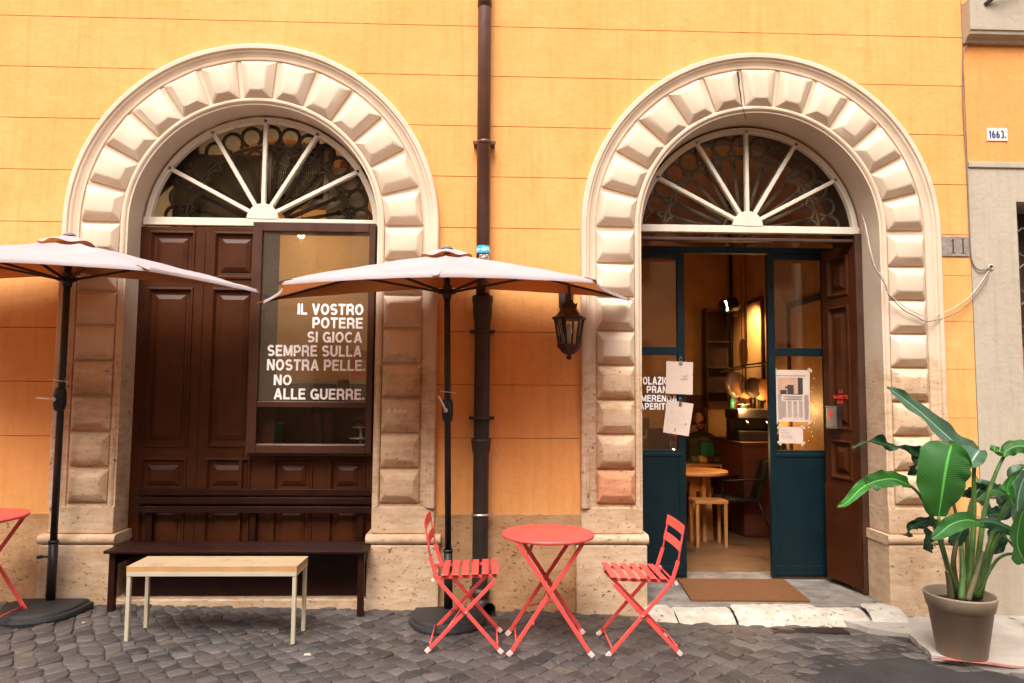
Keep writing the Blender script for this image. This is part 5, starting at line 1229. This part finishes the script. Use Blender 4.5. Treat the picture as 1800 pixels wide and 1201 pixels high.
# person seated behind the low table
def person():
    root = empty('person', (2.80, 3.88, ZF), 'person with dark pulled back hair seated behind the low table, looking left', 'person')
    me = bpy.data.meshes.new('body'); J = [(0, 0, .50, .16, .12), (0, .0, .72, .15, .11), (0, -.01, .92, .165, .11), (0, 0, 1.02, .13, .09), (0, 0, 1.085, .055, .055), (-.012, -.01, 1.14, .05, .055),
         (-.17, 0, .99, .055, .055), (-.24, -.07, .78, .045, .045), (-.17, -.28, .745, .032, .030), (-.10, -.34, .745, .026, .02), (.17, 0, .99, .055, .055), (.25, -.05, .78, .045, .045), (.16, -.26, .745, .032, .030), (.10, -.33, .745, .026, .02),
         (-.10, -.12, .48, .085, .08), (-.12, -.42, .47, .06, .06), (-.12, -.40, .06, .04, .04), (.10, -.12, .48, .085, .08), (.12, -.42, .47, .06, .06), (.12, -.40, .06, .04, .04)]
    Ed = [(0, 1), (1, 2), (2, 3), (3, 4), (4, 5), (3, 6), (6, 7), (7, 8), (8, 9), (3, 10), (10, 11), (11, 12), (12, 13), (0, 14), (14, 15), (15, 16), (0, 17), (17, 18), (18, 19)]
    me.from_pydata([j[:3] for j in J], Ed, []); o = bpy.data.objects.new('body', me); C.objects.link(o); o.parent = root
    md = o.modifiers.new('skin', 'SKIN'); sv = me.skin_vertices[0].data
    for i, j in enumerate(J): sv[i].radius = j[3:5]; sv[i].use_root = i == 0
    o.modifiers.new('sub', 'SUBSURF').levels = 1; me.materials.append(M['cloth_dark'])
    # head, turned to the left: ellipsoid shaped with brow, nose, chin, ears
    b = MB(); n, m = 28, 20; vs = []
    for i in range(m+1):
        ph = math.pi*i/m
        for k in range(n):
            a = 2*math.pi*k/n; x, y, z = math.sin(ph)*math.cos(a), math.sin(ph)*math.sin(a), math.cos(ph)
            sx, sy, sz = .074, .095, .118
            if z < 0: sx *= 1+.28*z; sy *= 1+.22*z
            X, Yv, Z = x*sx, y*sy, z*sz
            if y < -.5:
                fr = (-y-.5)*2
                Yv -= .024*fr*math.exp(-(X/.012)**2-((Z+.018)/.022)**2)+.006*math.exp(-(X/.02)**2-((Z+.062)/.008)**2)+.008*math.exp(-(X/.03)**2-((Z+.10)/.02)**2)
                Yv += .012*(math.exp(-((abs(X)-.032)/.014)**2-((Z-.012)/.014)**2)); Yv -= .006*math.exp(-((Z-.036)/.012)**2)
            vs.append((X, Yv, Z))
    b.add(vs, [(i*n+k, (i+1)*n+k, (i+1)*n+(k+1) % n, i*n+(k+1) % n) for i in range(m) for k in range(n)], True)
    for s_ in (-1, 1): b.lathe([(.0, -.006), (.016, -.004), (.022, .002), (.012, .006), (0, .004)], (s_*.074, .008, -.008), 10)
    hd = b.build('head', M['skin'], root); hd.location = (-.02, -.025, 1.235); hd.rotation_euler = (R(2), R(-3), R(-42)); bm = bmesh.new(); bm.from_mesh(hd.data); bmesh.ops.remove_doubles(bm, verts=bm.verts, dist=.0005); bm.to_mesh(hd.data); bm.free()
    b = MB()
    for s_ in (-1, 1): b.lathe([(.0, -.010), (.009, -.006), (.012, 0), (.009, .006), (0, .010)], (s_*.031, -.076, .012), 10)
    b.build('eyes', M['dishglass'], hd); b = MB(); b.obox((-.02, -.086, -.062), (.02, -.086, -.062), .008, .008); b.build('mouth', M['lips'], hd, .003)
    b = MB(); vs = []; F = []
    for i in range(13):
        ph = math.pi*.62*i/12
        for k in range(24):
            a = 2*math.pi*k/24; y = math.sin(a)*math.sin(ph); cut = 1 if y > -.42 or ph < .62 else .93
            vs.append((math.sin(ph)*math.cos(a)*.081*cut, math.sin(ph)*math.sin(a)*.103*cut+.006, math.cos(ph)*.126*(1 if cut == 1 else .95)))
    b.add(vs, [(i*24+k, (i+1)*24+k, (i+1)*24+(k+1) % 24, i*24+(k+1) % 24) for i in range(12) for k in range(24)], True); b.lathe([(.0, -.03), (.03, -.02), (.036, 0), (.03, .022), (0, .03)], (0, .115, .03), 14)
    b.build('hair', M['hair'], hd)
    b = MB(); b.lathe([(.058, 1.075), (.075, 1.06), (.13, 1.03), (.185, .985), (.20, .93), (.19, .74), (.19, .60)], n=24, cap=False); o = b.build('shirt', M['olive'], root); o.scale = (1, .72, 1); o.location = (0, .005, 0)
    for s_ in (-1, 1):
        b = MB()
        for k in range(5): y0_ = -.335-.006*k; b.tube([(s_*.105+(k-2)*.017, -.345, .752), (s_*.10+(k-2)*.019, -.385, .758), (s_*.095+(k-2)*.018, -.41+.004*abs(k-2), .745)] if k != (0 if s_ > 0 else 4) else [(s_*.07, -.33, .75), (s_*.052, -.355, .755), (s_*.05, -.38, .748)], [.0095, .009, .007], 7)
        b.lathe([(.0, .765), (.032, .762), (.040, .752), (.03, .742), (0, .74)], (s_*.104, -.325, 0), 12); b.build('hand', M['skin'], root)
person()
b = MB(); b.lathe([(.0, .0), (.17, .0), (.18, .02), (.18, .03), (0, .03)], n=24, cap=False); chs = empty('cafe_chair', (2.80, 3.90, ZF-.012), 'dark stool under the seated person', 'stool'); o = b.build('seat', M['in_dark'], chs); o.location = (0, 0, .385)
for k in range(4): b = MB(); a = R(45+90*k); b.tube([(.13*math.cos(a), .13*math.sin(a), .39), (.18*math.cos(a), .18*math.sin(a), 0)], .012, 6); b.build('leg', M['in_dark'], chs)
# small lit lamp and bits behind the left teal door
tl = empty('table_lamp', at(1184, 800, 1.55), 'small glowing lamp behind the lower pane of the left teal door', 'lamp'); b = MB(); b.lathe([(.0, -.02), (.022, -.015), (.030, .02), (.024, .05), (0, .06)], n=14, cap=False); b.build('bulb', M['bulb'], tl); b = MB(); b.lathe([(.0, -.06), (.05, -.06), (.05, -.045), (.012, -.04), (.012, -.02), (0, -.02)], n=14, cap=False); b.build('foot', M['black'], tl)
pl_ = bpy.data.lights.new('table_lamp_glow', 'POINT'); pl_.energy = 5; pl_.color = (1, .5, .18); pl_.shadow_soft_size = .04; po = bpy.data.objects.new('table_lamp_glow', pl_); C.objects.link(po); po.location = tl.location+Vector((0, 0, .10))
sb = empty('sideboard', (1.45, 1.7, ZF-.012), 'dark sideboard behind the left teal door', 'sideboard'); b = MB(); b.box(-.55, .42, -.22, .22, .0, tl.location.z-.062-ZF+.012); b.build('body', M['in_dark'], sb, .005)
fb = empty('fairy_lights', (3.2, 1.2, 0), 'string of tiny warm lights hanging behind the newspaper page', 'fairy lights'); b = MB(); c_ = MB(); q = []
for k in range(0, 34, 2):
    p = at(1426+5*math.sin(k*1.9)+(3 if k % 2 else 0), 650+k*3.9, 1.28)-fb.location; q.append(p); b.lathe([(0, -.003), (.003, 0), (0, .003)], p, 6)
b.build('lights', M['fairy'], fb); c_.tube(q, .0012, 4); c_.build('wire', M['iron'], fb)

# ================================================================== INSIDE THE SHOP (left window)
bl = empty('pendant_bulb', at(530, 411, 1.9), 'bare lit bulb glowing near the top of the shop window', 'lamp'); b = MB(); b.lathe([(.0, -.05), (.03, -.035), (.035, -.01), (.02, .03), (0, .035)], n=16, cap=False); b.build('bulb', M['bulb'], bl)
b = MB(); b.tube([(0, 0, .03), (0, 0, 1.0)], .004, 6); b.build('cord', M['black'], bl)
p2 = bpy.data.lights.new('pendant_glow', 'POINT'); p2.energy = 8; p2.color = (1, .62, .27); p2.shadow_soft_size = .04; o2 = bpy.data.objects.new('pendant_glow', p2); C.objects.link(o2); o2.location = bl.location-Vector((0, .0, .09))
sh = empty('wall_shelf', (-1.15, 2.42, 0), 'long pale shelf across the back of the shop', 'shelf'); b = MB(); zz = at(560, 668, 2.3).z; b.box(-1.5, .6, -.16, .17, zz-.04, zz+.01); b.build('board', M['ac'], sh); b = MB(); b.box(-1.5, .6, .0, .17, .0, zz-.04); b.build('back_panel', M['in_dark'], sh)
pf = empty('red_picture_frame', at(637, 641, 2.4), 'red picture frame standing on the pale shop shelf', 'picture frame'); b = MB(); 
for q in ((-.12, -.085, -.02, .02, -.155, .155), (.085, .12, -.02, .02, -.155, .155), (-.085, .085, -.02, .02, .12, .155), (-.085, .085, -.02, .02, -.155, -.09)): b.box(*q)
b.build('frame', M['red'], pf); b = MB(); b.box(-.085, .085, .005, .015, -.09, .12); b.build('picture', M['in_wall2'], pf)
wv = empty('wicker_vase', at(603, 700, 1.2), 'brown wicker vase near the bottom of the lettered glass', 'vase'); b = MB(); b.lathe([(.0, -.02), (.05, -.02), (.055, .0), (.066, .06), (.066, .12), (.045, .17), (.04, .175), (.035, .165)], n=20, cap=False); b.build('body', M['wicker'], wv)
sb2 = empty('display_shelf', (-1.36, .72, 0), 'dark display board inside the lower shop window', 'shelf'); b = MB(); b.box(-.46, .46, -.40, .42, 1.12, 1.165); b.build('board', M['in_dark'], sb2); b = MB(); b.box(-.46, .46, -.12, -.09, 1.165, 1.53); b.build('back_panel', M['in_red'], sb2); b = MB(); b.box(-.46, .46, -.20, -.125, 1.505, 1.53); b.build('upper_board', M['in_dark'], sb2)
bk = empty('green_bucket', at(478, 781, .34), 'dark green bucket in the lower left of the shop window', 'bucket'); bk.location.z = 1.167; b = MB(); b.lathe([(.0, .0), (.070, .0), (.088, .17), (.094, .17), (.094, .18), (.084, .18), (.066, .012), (0, .012)], n=24, cap=False); b.build('body', M['in_green'], bk)
b = MB()
for k in range(6): b.tube([(.02*math.cos(k), .02*math.sin(k), .02), (.04*math.cos(k*2), .04*math.sin(k*2), .36)], .004, 5)
b.build('twigs', M['drystem'], bk)
for k, (x0_, dx, l) in enumerate(((561, .05, 'slim dark frame leaning second from right in the shop window'), (577, .07, 'tall dark frame leaning near the glass stand in the shop window'))):
    p = at(x0_, 781, .44); lf = empty('leaning_frame', (p.x, p.y, 1.168), l, 'picture frame', rot=(0, R(-8+4*k), 0)); b = MB(); b.box(-.035, -.022, -.01, .01, 0, .36); b.box(.03, .043, -.01, .01, 0, .36); b.box(-.022, .03, -.01, .01, 0, .014); b.box(-.022, .03, -.01, .01, .26, .272); b.build('frame', M['black'], lf); b = MB(); b.box(-.022, .03, -.003, .003, .014, .26); b.build('panel', M['in_red'], lf)
cs = empty('cake_stand', at(634, 781, .32), 'two tier glass cake stand at the right of the shop window', 'cake stand'); cs.location.z = 1.167; b = MB(); b.lathe([(.0, 0), (.05, 0), (.012, .02), (.010, .05), (.085, .058), (.09, .064), (.012, .068), (.010, .14), (.07, .146), (.075, .152), (0, .156)], n=24, cap=False); b.build('stand', M['dishglass'], cs); b = MB(); b.lathe([(.07, .155), (.066, .19), (.04, .22), (0, .235)], n=24, cap=False); b.build('dome', M['glass'], cs)
# behind the left fanlight
ac = empty('ventilation_unit', at(523, 305, .37), 'beige ventilation unit with round wire grille behind the left fanlight', 'ventilation unit'); b = MB(); b.box(-.255, .255, .0, .2, -.255, .255); b.build('casing', M['ac'], ac, .01); b = MB(); b.box(-.215, .215, -.004, 0, -.215, .215); b.build('opening', M['in_dark'], ac); b = MB()
for k in range(13): rr_ = .02+.0153*k; b.tube([(rr_*math.cos(t), -.012, rr_*math.sin(t)) for t in [2*math.pi*j/32 for j in range(33)]], .0036, 4, False)
for k in range(12): a = math.pi*k/6; b.tube([(0, -.016, 0), (.205*math.cos(a), -.016, .205*math.sin(a))], .0036, 4)
b.build('wire_grille', M['ac'], ac)
pn = at(603, 345, .40); thing_box('wall_panel', 'pale wall panel beside the ventilation unit behind the left fanlight', 'panel', 'ac', (pn.x-.14, pn.x+.2, pn.y, pn.y+.05, pn.z-.30, pn.z+.24))
b = MB(); b.tube([at(368, 288, .8), at(440, 386, .7)], .012, 8); tag(b.build('wooden_rod', M['in_wood']), 'brown wooden rod slanting behind the left fanlight', 'rod')
rb_ = at(607, 291, .9); b = MB(); b.lathe([(.0, -.05), (.045, -.045), (.05, -.02), (.045, .0), (.05, .015), (.04, .04), (0, .045)], rb_, 18); tag(b.build('red_lantern', M['red']), 'round red ornament hanging behind the right of the left fanlight', 'ornament')
bw = at(390, 330, .44); M['loft'] = mat('olive_brown_board', (.27, .20, .115), .8)
thing_box('storage_loft', 'olive brown loft panel behind the left half of the left fanlight', 'loft panel', 'loft', (bw.x-.40, bw.x+.30, bw.y, bw.y+.05, bw.z-.30, bw.z+.28))

cl_ = empty('counter_lamp', at(1306, 709, 2.62), 'small glowing orange lamp above the front of the cafe counter', 'lamp'); b = MB(); b.lathe([(.02, .06), (.075, -.01), (.07, -.012), (.015, .055)], n=18, cap=False); b.build('shade', M['in_wood'], cl_); b = MB(); b.lathe([(0, -.02), (.022, 0), (0, .03)], n=10); b.build('bulb', M['bulb'], cl_); b = MB(); b.tube([(0, 0, .06), (0, 0, 1.6)], .004, 5); b.build('cord', M['black'], cl_)
l3 = bpy.data.lights.new('counter_lamp_glow', 'POINT'); l3.energy = 13; l3.color = (1, .55, .2); l3.shadow_soft_size = .05; o3 = bpy.data.objects.new('counter_lamp_glow', l3); C.objects.link(o3); o3.location = cl_.location-Vector((0.0, .0, .06))

b = MB(); b.tube([at(1297, 127, -.03), at(1299, 140, -.03), at(1298, 152, -.028), at(1302, 165, -.03), at(1303, 182, -.03), at(1308, 197, -.04), at(1311, 210, -.03)], [.009, .006, .008, .005, .004, .003, .002], 5); b.build('crack', M['black'], S2)
